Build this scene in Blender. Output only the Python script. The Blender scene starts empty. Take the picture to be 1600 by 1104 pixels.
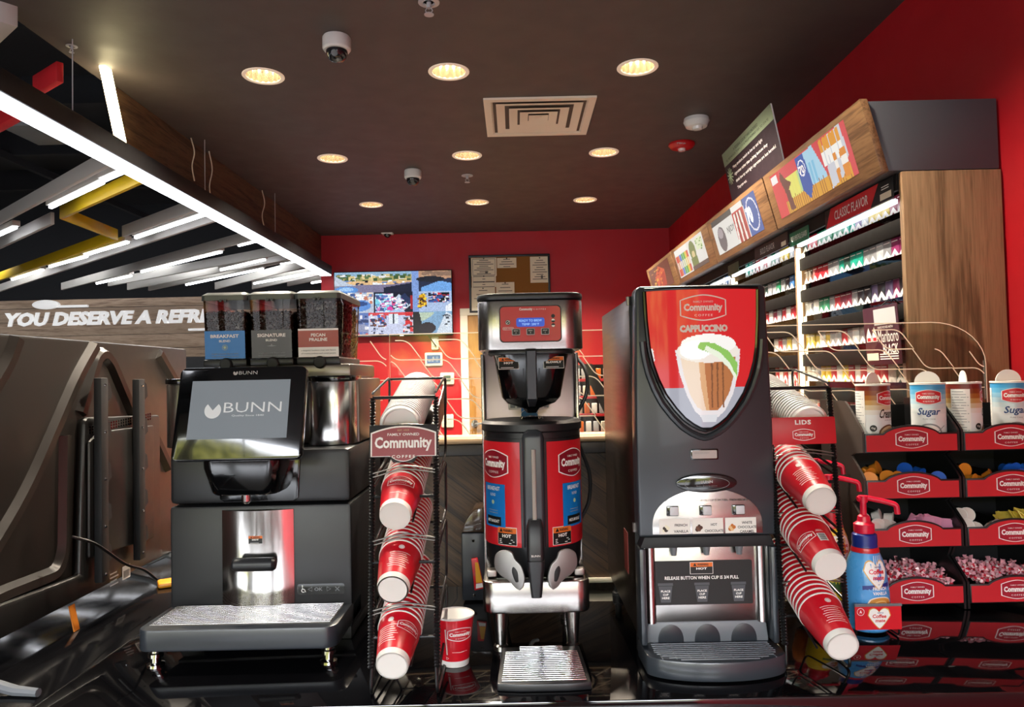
import bpy, bmesh, math, random
import numpy as np
from mathutils import Vector, Matrix
random.seed(7)
PI = math.pi
S = bpy.context.scene
COL = S.collection
R = math.radians

# ------------------------------------------------------------------ camera
FOC, PCX, PCY = 1150.0, 800.0, 552.0
EYE = Vector((0, 0, 1.56))
_p, _r, _y = math.atan(36 / FOC), R(1.25), math.atan(4 / FOC)
_f = Vector((0, math.cos(_p), math.sin(_p))); _x = Vector((1, 0, 0)); _u = _x.cross(_f)
_rt = _x * math.cos(_r) - _u * math.sin(_r); _up = _u * math.cos(_r) + _x * math.sin(_r)
_Z = Matrix.Rotation(_y, 3, 'Z')
_rt, _up, _fw = _Z @ _rt, _Z @ _up, _Z @ _f
cam_data = bpy.data.cameras.new('camera')
cam_data.sensor_width = 36.0
cam_data.lens = FOC / 1600 * 36
cam_data.clip_start = 0.02
cam = bpy.data.objects.new('camera', cam_data)
COL.objects.link(cam)
cam.matrix_world = Matrix(((_rt.x, _up.x, -_fw.x, EYE.x), (_rt.y, _up.y, -_fw.y, EYE.y), (_rt.z, _up.z, -_fw.z, EYE.z), (0, 0, 0, 1)))
S.camera = cam

def ray(px, py): return _fw + _rt * ((px - PCX) / FOC) - _up * ((py - PCY) / FOC)
def at(px, py, Y): d = ray(px, py); return EYE + d * (Y / d.y)          # the point of a plane y = Y seen at a pixel
def atz(px, py, Z): d = ray(px, py); return EYE + d * ((Z - EYE.z) / d.z)
def atx(px, py, X): d = ray(px, py); return EYE + d * (X / d.x)

# ------------------------------------------------------------------ exposure, world
S.view_settings.view_transform = 'Standard'
S.view_settings.look = 'None'
S.view_settings.gamma = 1.0
S.view_settings.use_curve_mapping = False
S.view_settings.exposure = 0.22
S.cycles.use_denoising = True
S.cycles.max_bounces = 8
S.cycles.transparent_max_bounces = 16
S.cycles.sample_clamp_indirect = 6.0
S.cycles.caustics_reflective = False
S.cycles.caustics_refractive = False

world = bpy.data.worlds.new('world'); S.world = world
world.use_nodes = True
nt = world.node_tree; nt.nodes.clear()
def N(t, ty, **kw):
    n = t.nodes.new(ty)
    for k, v in kw.items():
        if k in n.inputs: n.inputs[k].default_value = v
        else: setattr(n, k, v)
    return n
_tc = N(nt, 'ShaderNodeTexCoord'); _sp = N(nt, 'ShaderNodeSeparateXYZ')
nt.links.new(_tc.outputs['Generated'], _sp.inputs[0])
_no = N(nt, 'ShaderNodeTexNoise', Scale=26.0, Detail=5.0)
nt.links.new(_tc.outputs['Generated'], _no.inputs['Vector'])
_tr = N(nt, 'ShaderNodeValToRGB')
_e = _tr.color_ramp.elements
_e[0].position, _e[0].color = 0.38, (0.02, 0.035, 0.012, 1)
_e[1].position, _e[1].color = 0.66, (0.42, 0.40, 0.10, 1)
nt.links.new(_no.outputs['Fac'], _tr.inputs[0])
_no2 = N(nt, 'ShaderNodeTexNoise', Scale=5.0, Detail=4.0)
nt.links.new(_tc.outputs['Generated'], _no2.inputs['Vector'])
_ad = N(nt, 'ShaderNodeMath', operation='MULTIPLY_ADD'); _ad.inputs[1].default_value = 0.14
nt.links.new(_no2.outputs['Fac'], _ad.inputs[0]); nt.links.new(_sp.outputs['Z'], _ad.inputs[2])
_sk = N(nt, 'ShaderNodeValToRGB')
_e = _sk.color_ramp.elements
_e[0].position, _e[0].color = 0.24, (0, 0, 0, 1)
_e[1].position, _e[1].color = 0.28, (1, 1, 1, 1)
nt.links.new(_ad.outputs[0], _sk.inputs[0])
_gr = N(nt, 'ShaderNodeValToRGB')
_e = _gr.color_ramp.elements
_e[0].position, _e[0].color = 0.0, (1, 1, 1, 1)
_e[1].position, _e[1].color = 0.03, (0, 0, 0, 1)
nt.links.new(_sp.outputs['Z'], _gr.inputs[0])
_m1 = N(nt, 'ShaderNodeMix', data_type='RGBA'); _m2 = N(nt, 'ShaderNodeMix', data_type='RGBA')
_m1.inputs['B'].default_value = (3.0, 3.15, 3.4, 1)
nt.links.new(_sk.outputs[0], _m1.inputs['Factor']); nt.links.new(_tr.outputs[0], _m1.inputs['A'])
_m2.inputs['B'].default_value = (0.36, 0.36, 0.38, 1)
nt.links.new(_gr.outputs[0], _m2.inputs['Factor']); nt.links.new(_m1.outputs['Result'], _m2.inputs['A'])
_bg = N(nt, 'ShaderNodeBackground', Strength=11.0); _wo = N(nt, 'ShaderNodeOutputWorld')
nt.links.new(_m2.outputs['Result'], _bg.inputs[0]); nt.links.new(_bg.outputs[0], _wo.inputs[0])

SUN_PORTALS = [(-6.7, 3.1), (-3.2, 3.1), (0.3, 3.1)]      # storefront windows behind the viewer: x start, width
for x0, w in SUN_PORTALS:
    ld = bpy.data.lights.new('window_daylight', 'AREA'); ld.shape = 'RECTANGLE'; ld.size = w; ld.size_y = 2.3
    ld.cycles.is_portal = True
    lo = bpy.data.objects.new('window_daylight', ld); COL.objects.link(lo)
    lo.location = (x0 + w / 2, -3.9, 1.65); lo.rotation_euler = (PI / 2, 0, 0)

# ------------------------------------------------------------------ materials
def lin(h):
    if isinstance(h, (tuple, list)): return tuple(h)[:3]
    h = h.lstrip('#')
    out = []
    for i in (0, 2, 4):
        c = int(h[i:i + 2], 16) / 255
        out.append(c / 12.92 if c <= 0.04045 else ((c + 0.055) / 1.055) ** 2.4)
    return tuple(out)

def mat(name, col, rough=0.5, metal=0.0, spec=0.5, coat=0.0, emit=None, es=0.0, vary=0.02, vscale=30.0, bump=0.0, aniso=None):
    m = bpy.data.materials.new(name); m.use_nodes = True
    t = m.node_tree; b = t.nodes['Principled BSDF']
    b.inputs['Base Color'].default_value = (*lin(col), 1)
    b.inputs['Roughness'].default_value = rough
    b.inputs['Metallic'].default_value = metal
    b.inputs['Specular IOR Level'].default_value = spec
    b.inputs['Coat Weight'].default_value = coat
    b.inputs['Coat Roughness'].default_value = 0.04
    if emit is not None:
        b.inputs['Emission Color'].default_value = (*lin(emit), 1)
        b.inputs['Emission Strength'].default_value = es
    if vary:
        tc = N(t, 'ShaderNodeTexCoord'); mp = N(t, 'ShaderNodeMapping')
        if aniso: mp.inputs['Scale'].default_value = aniso
        no = N(t, 'ShaderNodeTexNoise', Scale=vscale, Detail=3.0)
        mr = N(t, 'ShaderNodeMapRange'); mr.inputs['From Min'].default_value = 0.3; mr.inputs['From Max'].default_value = 0.7
        mr.inputs['To Min'].default_value = max(0.02, rough - vary); mr.inputs['To Max'].default_value = min(1, rough + vary)
        t.links.new(tc.outputs['Object'], mp.inputs[0]); t.links.new(mp.outputs[0], no.inputs['Vector'])
        t.links.new(no.outputs['Fac'], mr.inputs[0]); t.links.new(mr.outputs[0], b.inputs['Roughness'])
        if bump:
            bp = N(t, 'ShaderNodeBump', Strength=bump, Distance=0.002)
            t.links.new(no.outputs['Fac'], bp.inputs['Height']); t.links.new(bp.outputs[0], b.inputs['Normal'])
    return m

def ink(name, col, rough=0.45, spec=0.4): return mat(name, col, rough, spec=spec, vary=0.03)

def clear(name, tint=(1, 1, 1), gloss=(1, 1, 1), ior=1.45, rough=0.02):
    m = bpy.data.materials.new(name); m.use_nodes = True
    t = m.node_tree; t.nodes.clear()
    tr = N(t, 'ShaderNodeBsdfTransparent'); tr.inputs[0].default_value = (*tint, 1)
    gl = N(t, 'ShaderNodeBsdfGlossy', Roughness=rough); gl.inputs[0].default_value = (*gloss, 1)
    fr = N(t, 'ShaderNodeFresnel', IOR=ior); mx = N(t, 'ShaderNodeMixShader'); o = N(t, 'ShaderNodeOutputMaterial')
    t.links.new(fr.outputs[0], mx.inputs[0]); t.links.new(tr.outputs[0], mx.inputs[1]); t.links.new(gl.outputs[0], mx.inputs[2])
    t.links.new(mx.outputs[0], o.inputs[0])
    return m

def wood(name, cols, stretch=(9, 9, 0.7), rot=(0, 0, 0), rough=0.45, scale=1.6, plank=None, spec=0.4):
    m = bpy.data.materials.new(name); m.use_nodes = True
    t = m.node_tree; b = t.nodes['Principled BSDF']
    tc = N(t, 'ShaderNodeTexCoord'); mr = N(t, 'ShaderNodeMapping'); mp = N(t, 'ShaderNodeMapping')
    mr.inputs['Rotation'].default_value = rot; mp.inputs['Scale'].default_value = stretch
    t.links.new(tc.outputs['Object'], mr.inputs[0]); t.links.new(mr.outputs[0], mp.inputs[0])
    n1 = N(t, 'ShaderNodeTexNoise', Scale=scale, Detail=6.0, Distortion=1.4)
    n2 = N(t, 'ShaderNodeTexNoise', Scale=scale * 9, Detail=4.0, Distortion=0.6)
    t.links.new(mp.outputs[0], n1.inputs['Vector']); t.links.new(mp.outputs[0], n2.inputs['Vector'])
    mx = N(t, 'ShaderNodeMath', operation='MULTIPLY_ADD'); mx.inputs[1].default_value = 0.45
    t.links.new(n2.outputs['Fac'], mx.inputs[0]); t.links.new(n1.outputs['Fac'], mx.inputs[2])
    rp = N(t, 'ShaderNodeValToRGB'); el = rp.color_ramp.elements
    ps = np.linspace(0.52, 0.94, len(cols))
    while len(el) < len(cols): el.new(0.5)
    for e, p, c in zip(el, ps, cols): e.position = float(p); e.color = (*lin(c), 1)
    t.links.new(mx.outputs[0], rp.inputs[0])
    out = rp.outputs[0]
    if plank:                                     # (axis, board height): dark joints and a tone per board
        sp = N(t, 'ShaderNodeSeparateXYZ'); t.links.new(mr.outputs[0], sp.inputs[0])
        dv = N(t, 'ShaderNodeMath', operation='DIVIDE'); dv.inputs[1].default_value = plank[1]
        t.links.new(sp.outputs[plank[0]], dv.inputs[0])
        fl = N(t, 'ShaderNodeMath', operation='FLOOR'); fr = N(t, 'ShaderNodeMath', operation='FRACT')
        t.links.new(dv.outputs[0], fl.inputs[0]); t.links.new(dv.outputs[0], fr.inputs[0])
        wn = N(t, 'ShaderNodeTexWhiteNoise', noise_dimensions='1D'); t.links.new(fl.outputs[0], wn.inputs['W'])
        m2 = N(t, 'ShaderNodeMapRange'); m2.inputs['To Min'].default_value = 0.72; m2.inputs['To Max'].default_value = 1.2
        t.links.new(wn.outputs[0], m2.inputs[0])
        gt = N(t, 'ShaderNodeMath', operation='GREATER_THAN'); gt.inputs[1].default_value = 0.03
        t.links.new(fr.outputs[0], gt.inputs[0])
        ml = N(t, 'ShaderNodeMath', operation='MULTIPLY'); t.links.new(m2.outputs[0], ml.inputs[0]); t.links.new(gt.outputs[0], ml.inputs[1])
        mc = N(t, 'ShaderNodeVectorMath', operation='SCALE'); t.links.new(out, mc.inputs[0]); t.links.new(ml.outputs[0], mc.inputs['Scale'])
        out = mc.outputs[0]
    t.links.new(out, b.inputs['Base Color'])
    b.inputs['Roughness'].default_value = rough
    b.inputs['Specular IOR Level'].default_value = spec
    return m

def printed(name, es=0.0, rough=0.4, coat=0.0, base=1.0):
    """a printed or shown picture: colour per face; es lights it from behind (screens, light boxes)"""
    m = bpy.data.materials.new(name); m.use_nodes = True
    t = m.node_tree; b = t.nodes['Principled BSDF']
    a = N(t, 'ShaderNodeAttribute'); a.attribute_name = 'Col'
    b.inputs['Roughness'].default_value = rough; b.inputs['Coat Weight'].default_value = coat
    if es: b.inputs['Specular IOR Level'].default_value = 0.15
    if base >= 1: t.links.new(a.outputs['Color'], b.inputs['Base Color'])
    else: b.inputs['Base Color'].default_value = (base, base, base, 1)
    if es:
        t.links.new(a.outputs['Color'], b.inputs['Emission Color']); b.inputs['Emission Strength'].default_value = es
    return m

def glow(name, col, es): return mat(name, '#101010', 0.5, emit=col, es=es, vary=0)

m_black = mat('black_plastic', '#17181b', 0.42)
m_matte = mat('matte_black', '#101114', 0.6)
m_gloss = mat('gloss_black', '#07080a', 0.12, coat=0.4)
m_char = mat('charcoal_plastic', '#2b2f35', 0.33)
m_grey = mat('grey_plastic', '#6c7076', 0.4)
m_lgrey = mat('light_grey_plastic', '#b9bbbd', 0.4)
m_steel = mat('brushed_steel', '#a9a5a2', 0.25, 1.0, vary=0.0)
m_steel_dark = mat('dark_steel', '#7d7672', 0.34, 1.0, vary=0.0)
m_chrome = mat('chrome', '#dcdcdc', 0.09, 1.0, vary=0.02)
m_white = mat('white_plastic', '#e8e6e0', 0.45)
m_cream = mat('cream_plastic', '#e6dcc6', 0.5)
m_red = mat('red_print', '#c3141f', 0.38, coat=0.15)
m_redlip = mat('red_sign_board', '#c8262f', 0.4)
m_maroon = mat('maroon_print', '#8c1226', 0.42)
m_wprint = ink('white_print', '#f4f2ee')
m_kprint = ink('black_print', '#121212')
m_gprint = ink('grey_print', '#8d9094')
m_blue = mat('blue_print', '#1273c4', 0.4)
m_orange = ink('orange_print', '#e0702a')
m_paper = mat('white_paper', '#efece6', 0.7)
m_wire = mat('black_wire', '#0d0d0e', 0.35)
m_steelwire = mat('steel_wire', '#6f6b66', 0.38, 1.0)
m_acryl = clear('clear_acrylic', (0.95, 0.94, 0.91), (0.7, 0.7, 0.62), 1.42)
m_hopper = clear('clear_hopper_plastic', (0.95, 0.93, 0.91), (.45, .45, .45), 1.4)
m_pink = mat('pump_red', '#dd1f3f', 0.3)

# ------------------------------------------------------------------ mesh helpers
def FR(o, x, y):
    o, x, y = Vector(o), Vector(x).normalized(), Vector(y).normalized(); z = x.cross(y)
    return lambda u, v, w: o + x * u + y * v + z * w
def FRONT(cx, cy, cz): return FR((cx, cy, cz), (1, 0, 0), (0, 0, 1))      # faces -y
def CYL(cx, cy, r, a0=0.0, z0=0.0):
    def f(u, v, w):
        a = a0 + u / r
        return Vector((cx + (r + w) * math.sin(a), cy - (r + w) * math.cos(a), z0 + v))
    return f
def CONE(r0, r1, h, a0=0.0, z0=0.0):
    def f(u, v, w):
        z = z0 + v; r = r0 + (r1 - r0) * z / h
        a = a0 + u / r
        return Vector(((r + w) * math.sin(a), -(r + w) * math.cos(a), z))
    return f
def rrect(w, h, r, n=4, cx=0, cy=0):
    out = []
    for (sx, sy, a) in ((1, -1, -90), (1, 1, 0), (-1, 1, 90), (-1, -1, 180)):
        for i in range(n + 1):
            t = R(a + 90 * i / n)
            out.append((cx + sx * (w / 2 - r) + r * math.cos(t), cy + sy * (h / 2 - r) + r * math.sin(t)))
    return out
def circ(r, n=20, cx=0, cy=0): return [(cx + r * math.cos(2 * PI * i / n), cy + r * math.sin(2 * PI * i / n)) for i in range(n)]
def fil(pts, rad, n=4):
    """round the corners of an open polyline"""
    P = [Vector(p) for p in pts]; out = [P[0]]
    for i in range(1, len(P) - 1):
        a, b, c = P[i - 1], P[i], P[i + 1]
        d = min(rad, (a - b).length * .48, (c - b).length * .48)
        p, q = b + (a - b).normalized() * d, b + (c - b).normalized() * d
        for k in range(n + 1):
            t = k / n
            out.append(p * (1 - t) ** 2 + b * 2 * t * (1 - t) + q * t * t)
    out.append(P[-1]); return out
def smooth_path(pts, n=6):
    P = [Vector(p) for p in pts]; P = [P[0] * 2 - P[1]] + P + [P[-1] * 2 - P[-2]]; out = []
    for i in range(1, len(P) - 2):
        for k in range(n):
            t = k / n
            out.append(0.5 * ((2 * P[i]) + (P[i + 1] - P[i - 1]) * t + (2 * P[i - 1] - 5 * P[i] + 4 * P[i + 1] - P[i + 2]) * t * t + (3 * P[i] - P[i - 1] - 3 * P[i + 1] + P[i + 2]) * t ** 3))
    out.append(P[-2]); return out

_txt = {}
def text_mesh(s, bold=0.0, sp=1.0):
    k = (s, bold, sp)
    if k not in _txt:
        c = bpy.data.curves.new('lettering', 'FONT'); c.body = s; c.size = 1; c.resolution_u = 2
        c.offset = bold; c.space_character = sp
        o = bpy.data.objects.new('lettering', c); COL.objects.link(o)
        dg = bpy.context.evaluated_depsgraph_get(); dg.update()
        me = bpy.data.meshes.new_from_object(o.evaluated_get(dg))
        v = [(p.co.x, p.co.y) for p in me.vertices]; f = [tuple(p.vertices) for p in me.polygons]
        bpy.data.objects.remove(o); bpy.data.curves.remove(c); bpy.data.meshes.remove(me)
        xs = [p[0] for p in v] or [0]; ys = [p[1] for p in v] or [0]
        _txt[k] = (v, f, min(xs), max(xs), min(ys), max(ys))
    return _txt[k]

class MB:
    def __init__(self): self.v, self.f, self.mi, self.col, self.ms = [], [], [], {}, []
    def _m(self, m):
        if m not in self.ms: self.ms.append(m)
        return self.ms.index(m)
    def add(self, vs, fs, m, T=None):
        o = len(self.v); i = self._m(m)
        if T is None: self.v += [tuple(p) for p in vs]
        elif isinstance(T, Matrix): self.v += [tuple(T @ Vector(p)) for p in vs]
        else: self.v += [tuple(T(*p)) for p in vs]
        for f in fs: self.f.append(tuple(a + o for a in f)); self.mi.append(i)
        return self
    def _bm(self, bm, m, T=None, bev=0, seg=2, ang=30):
        if bev:
            es = [e for e in bm.edges if e.is_manifold and e.calc_face_angle(0) > R(ang)]
            if es: bmesh.ops.bevel(bm, geom=es, offset=bev, segments=seg, profile=.5, affect='EDGES', clamp_overlap=True)
        bm.normal_update(); bm.verts.index_update()
        self.add([v.co.copy() for v in bm.verts], [[v.index for v in f.verts] for f in bm.faces], m, T)
        bm.free(); return self
    def box(self, x0, x1, y0, y1, z0, z1, m, bev=0, T=None, seg=2):
        bm = bmesh.new(); bmesh.ops.create_cube(bm, size=1)
        for v in bm.verts:
            v.co = Vector(((x0 + x1) / 2 + v.co.x * (x1 - x0), (y0 + y1) / 2 + v.co.y * (y1 - y0), (z0 + z1) / 2 + v.co.z * (z1 - z0)))
        return self._bm(bm, m, T, bev, seg)
    def prism(self, pts, T, d0, d1, m, bev=0, seg=2, ang=30):
        bm = bmesh.new(); n = len(pts)
        a = [bm.verts.new((p[0], p[1], d0)) for p in pts]; b = [bm.verts.new((p[0], p[1], d1)) for p in pts]
        bm.faces.new(a[::-1]); bm.faces.new(b)
        for i in range(n): j = (i + 1) % n; bm.faces.new((a[i], a[j], b[j], b[i]))
        bmesh.ops.recalc_face_normals(bm, faces=bm.faces)
        return self._bm(bm, m, T, bev, seg, ang)
    def flat(self, pts, T, m, w=0.0): return self.add([(p[0], p[1], w) for p in pts], [tuple(range(len(pts)))], m, T)
    def rect(self, u0, u1, v0, v1, T, m, w=0.0, n=1):
        vs, fs = [], []
        for i in range(n + 1):
            u = u0 + (u1 - u0) * i / n; vs += [(u, v0, w), (u, v1, w)]
            if i: fs.append((2 * i - 2, 2 * i, 2 * i + 1, 2 * i - 1))
        return self.add(vs, fs, m, T)
    def strip(self, us, lo, hi, T, m, w=0.0):
        vs, fs = [], []
        for i, u in enumerate(us):
            vs += [(u, lo(u), w), (u, hi(u), w)]
            if i: fs.append((2 * i - 2, 2 * i, 2 * i + 1, 2 * i - 1))
        return self.add(vs, fs, m, T)
    def line(self, pts, T, wd, m, w=0.0, closed=False):
        """a flat printed stroke"""
        P = [Vector((p[0], p[1])) for p in pts]; n = len(P); vs, fs = [], []
        for i in range(n):
            a = P[(i - 1) % n] if (closed or i > 0) else P[i]; c = P[(i + 1) % n] if (closed or i < n - 1) else P[i]
            d = (c - a); d = d.normalized() if d.length > 1e-9 else Vector((1, 0)); q = Vector((-d.y, d.x)) * wd / 2
            vs += [(P[i].x + q.x, P[i].y + q.y, w), (P[i].x - q.x, P[i].y - q.y, w)]
        for i in range(n if closed else n - 1):
            j = (i + 1) % n; fs.append((2 * i, 2 * i + 1, 2 * j + 1, 2 * j))
        return self.add(vs, fs, m, T)
    def text(self, s, cx, cy, m, T, w=None, h=None, bold=0.0, shear=0.0, sp=1.0, lift=0.0006, align='C'):
        v, f, x0, x1, y0, y1 = text_mesh(s, bold, sp)
        sx = sy = None
        if w is not None: sx = w / max(x1 - x0, 1e-6)
        if h is not None: sy = h / max(y1 - y0, 1e-6)
        if sx is None: sx = sy
        if sy is None: sy = sx
        mx, my = (x0 + x1) / 2 if align == 'C' else (x0 if align == 'L' else x1), (y0 + y1) / 2
        return self.add([(cx + (a - mx) * sx + (b - my) * sy * shear, cy + (b - my) * sy, lift) for a, b in v], f, m, T)
    def lathe(self, prof, m, n=24, T=None):
        vs, fs = [], []
        for r, z in prof:
            for k in range(n): a = 2 * PI * k / n; vs.append((r * math.cos(a), r * math.sin(a), z))
        for i in range(len(prof) - 1):
            for k in range(n): j = (k + 1) % n; fs.append((i * n + k, i * n + j, (i + 1) * n + j, (i + 1) * n + k))
        fs.append(tuple(range(n))[::-1]); fs.append(tuple(range((len(prof) - 1) * n, len(prof) * n)))
        if prof[0][0] < 1e-6 or prof[0] == prof[-1]: fs.pop(-2)
        if prof[-1][0] < 1e-6 or prof[0] == prof[-1]: fs.pop()
        return self.add(vs, fs, m, T)
    def loft(self, rings, m, cap=True, T=None):
        n = len(rings[0]); vs = [p for r in rings for p in r]; fs = []
        for i in range(len(rings) - 1):
            for k in range(n): j = (k + 1) % n; fs.append((i * n + k, i * n + j, (i + 1) * n + j, (i + 1) * n + k))
        if cap: fs += [tuple(range(n))[::-1], tuple(range((len(rings) - 1) * n, len(rings) * n))]
        return self.add(vs, fs, m, T)
    def tube(self, pts, r, m, n=8, closed=False, T=None, flatten=None):
        P = [Vector(p) for p in pts]; L = len(P); vs, fs = [], []; nrm = None
        rr = r if isinstance(r, (list, tuple)) else [r] * L
        for i in range(L):
            a = P[i - 1] if (i > 0 or closed) else P[i]; c = P[(i + 1) % L] if (i < L - 1 or closed) else P[i]
            t = (c - a); t = t.normalized() if t.length > 1e-9 else Vector((0, 0, 1))
            if nrm is None: nrm = Vector((0, 0, 1)) if abs(t.z) < .9 else Vector((1, 0, 0))
            nrm = (nrm - t * nrm.dot(t)); nrm = nrm.normalized() if nrm.length > 1e-6 else t.orthogonal().normalized()
            b = t.cross(nrm)
            for k in range(n):
                g = 2 * PI * k / n; vs.append(P[i] + (nrm * math.cos(g) + b * math.sin(g)) * rr[i])
        for i in range(L if closed else L - 1):
            j = (i + 1) % L
            for k in range(n): q = (k + 1) % n; fs.append((i * n + k, i * n + q, j * n + q, j * n + k))
        if not closed: fs += [tuple(range(n))[::-1], tuple(range((L - 1) * n, L * n))]
        return self.add(vs, fs, m, T)
    def ball(self, c, r, m, n=12, sz=1.0):
        prof = [(r * math.sin(PI * i / (n // 2)), -r * sz * math.cos(PI * i / (n // 2))) for i in range(n // 2 + 1)]
        prof[0] = (0, prof[0][1]); prof[-1] = (0, prof[-1][1])
        return self.lathe(prof, m, n, Matrix.Translation(Vector(c)))
    def pic(self, arr, T, u0, u1, v0, v1, m, w=0.0, warp=None):
        ny, nx = arr.shape[:2]; o = len(self.v); i0 = self._m(m)
        for j in range(ny + 1):
            for i in range(nx + 1):
                u = u0 + (u1 - u0) * i / nx; v = v1 + (v0 - v1) * j / ny
                p = (u, v, w) if warp is None else warp(u, v, w)
                self.v.append(tuple(T(*p)))
        for j in range(ny):
            for i in range(nx):
                a = o + j * (nx + 1) + i
                self.col[len(self.f)] = arr[j, i]
                self.f.append((a + nx + 1, a + nx + 2, a + 1, a)); self.mi.append(i0)
        return self
    def mesh(self, name):
        me = bpy.data.meshes.new(name); me.from_pydata(self.v, [], self.f)
        for m in self.ms: me.materials.append(m)
        me.polygons.foreach_set('material_index', self.mi)
        me.polygons.foreach_set('use_smooth', [True] * len(self.f))
        me.update()
        me.set_sharp_from_angle(angle=R(36))
        if self.col:
            at_ = me.color_attributes.new('Col', 'FLOAT_COLOR', 'CORNER')
            d = np.ones((len(me.loops), 4), dtype=np.float32)
            for fi, c in self.col.items():
                p = me.polygons[fi]; d[p.loop_start:p.loop_start + p.loop_total, :3] = c
            at_.data.foreach_set('color', d.ravel())
        return me

def ob(name, mb, parent=None, loc=(0, 0, 0), rot=None, label=None, cat=None, group=None, kind=None, M=None):
    o = bpy.data.objects.new(name, mb.mesh(name) if isinstance(mb, MB) else mb); COL.objects.link(o)
    if parent is not None: o.parent = parent
    o.location = loc
    if rot is not None: o.rotation_euler = rot
    if M is not None: o.matrix_world = M
    for k, v in (('label', label), ('category', cat), ('group', group), ('kind', kind)):
        if v: o[k] = v
    return o
def thing(name, label, cat, loc=(0, 0, 0), rz=0.0, group=None):
    o = bpy.data.objects.new(name, None); COL.objects.link(o)
    o.location = loc; o.rotation_euler = (0, 0, rz); o.empty_display_size = 0.05
    o['label'] = label; o['category'] = cat
    if group: o['group'] = group
    return o
def struct(name, mb): return ob(name, mb, kind='structure')
def dup(root, M=None, loc=None, rz=None, label=None, group=None):
    r = root.copy(); COL.objects.link(r)
    if M is not None: r.matrix_world = M
    if loc is not None: r.location = loc
    if rz is not None: r.rotation_euler = (0, 0, rz)
    if label: r['label'] = label
    if group: r['group'] = group
    for ch in list(root.children):
        c = ch.copy(); COL.objects.link(c); c.parent = r
        for g in list(ch.children):
            d = g.copy(); COL.objects.link(d); d.parent = c
    return r

class Art:
    """a small picture, painted with flat shapes in 0..1 coordinates (v up)"""
    def __init__(s, nx, ny, bg):
        s.a = np.zeros((ny, nx, 3), dtype=np.float32); s.a[:] = lin(bg)
        s.U, s.V = np.meshgrid((np.arange(nx) + .5) / nx, 1 - (np.arange(ny) + .5) / ny)
        s.rng = np.random.default_rng(5)
    def put(s, mask, c): s.a[mask] = lin(c); return s
    def rect(s, u0, v0, u1, v1, c): return s.put((s.U >= u0) & (s.U < u1) & (s.V >= v0) & (s.V < v1), c)
    def ell(s, u, v, a, b, c): return s.put(((s.U - u) / a) ** 2 + ((s.V - v) / b) ** 2 < 1, c)
    def poly(s, pts, c):
        ins = np.zeros(s.U.shape, bool); n = len(pts)
        for i in range(n):
            (x0, y0), (x1, y1) = pts[i], pts[(i + 1) % n]
            if y0 == y1: continue
            ins ^= ((y0 > s.V) != (y1 > s.V)) & (s.U < (x1 - x0) * (s.V - y0) / (y1 - y0) + x0)
        return s.put(ins, c)
    def bits(s, u0, v0, u1, v1, cols, n, size=.03):
        for _ in range(n):
            u, v = s.rng.uniform(u0, u1), s.rng.uniform(v0, v1); a, b = s.rng.uniform(.3, 1, 2) * size
            s.rect(max(u0, u - a), max(v0, v - b), min(u1, u + a), min(v1, v + b), cols[int(s.rng.integers(len(cols)))])
        return s
    def grain(s, amp=.12):
        s.a *= (1 + s.rng.uniform(-amp, amp, s.a.shape[:2]))[:, :, None].astype(np.float32); return s

# the coffee maker's badge: hexagon with arched top and bottom, white rule, three lines of lettering
def badge(mb, T, w, fill=None, rule=True, lift=0.0006, ink_m=None, small=True, rim=None, ratio=.56):
    ink_m = ink_m or m_wprint
    h = w * ratio; us = [w * (i / 16 - .5) for i in range(17)]
    hi = lambda s: (lambda u: s * (h * .30 + h * .20 * (1 - abs(2 * u / w) ** 1.7)))
    def band(k, m, l):
        mb.strip([u * k for u in us], lambda u: -hi(k)(u / k), lambda u: hi(k)(u / k), T, m, l)
    if fill:
        if rim: band(1.10, rim, lift * .3)
        if rule: band(1.03, ink_m, lift * .6)
        band(.965, fill, lift)
    elif rule:
        pts = [(u, hi(1)(u)) for u in us] + [(u, -hi(1)(u)) for u in us[::-1]]
        mb.line(pts, T, w * .028, ink_m, lift, closed=True)
    if small: mb.text('FAMILY OWNED', 0, h * .235, ink_m, T, w=w * .44, h=h * .075, bold=.01, sp=1.15, lift=lift * 1.6)
    mb.text('Community', 0, -h * .02, ink_m, T, w=w * .86, h=h * .38, bold=.05, lift=lift * 1.6)
    if small: mb.text('COFFEE', 0, -h * .30, ink_m, T, w=w * .40, h=h * .085, bold=.01, sp=1.4, lift=lift * 1.6)
# ================================================================== THE SETTING
ORD = ['first', 'second', 'third', 'fourth', 'fifth', 'sixth', 'seventh', 'eighth', 'ninth', 'tenth', 'eleventh', 'twelfth', 'thirteenth',
       'fourteenth', 'fifteenth', 'sixteenth', 'seventeenth', 'eighteenth', 'nineteenth', 'twentieth', 'twenty-first', 'twenty-second', 'twenty-third', 'twenty-fourth']
XL, XR, YB, ZC = -1.945, 1.592, 7.43, 3.03
YF = -4.0
m_ceil = mat('dark_ceiling_paint', '#4a4240', 0.62, vary=0.05, vscale=8)
m_wallred = mat('red_wall_paint', '#b20b1a', 0.55, vary=0.06, vscale=5, bump=0.03)
m_navy = mat('dark_navy_ceiling', '#0b0d13', 0.9)
m_tile = mat('grey_floor_tile', '#5c5955', 0.3)
m_plain = mat('pale_wall_paint', '#b8b3aa', 0.6)
m_granite = mat('black_granite', '#08080a', 0.045, spec=0.6, vary=0.02, vscale=60)
m_walnut = wood('walnut_veneer', ['#5d4833', '#80664b', '#96785a', '#6f5840'], (9, 9, 0.5), rough=0.42)
m_walnut_h = wood('walnut_veneer_lengthwise', ['#3f2b1b', '#634730', '#7d5e41', '#533c28'], (9, 0.6, 9), rough=0.4)
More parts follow.
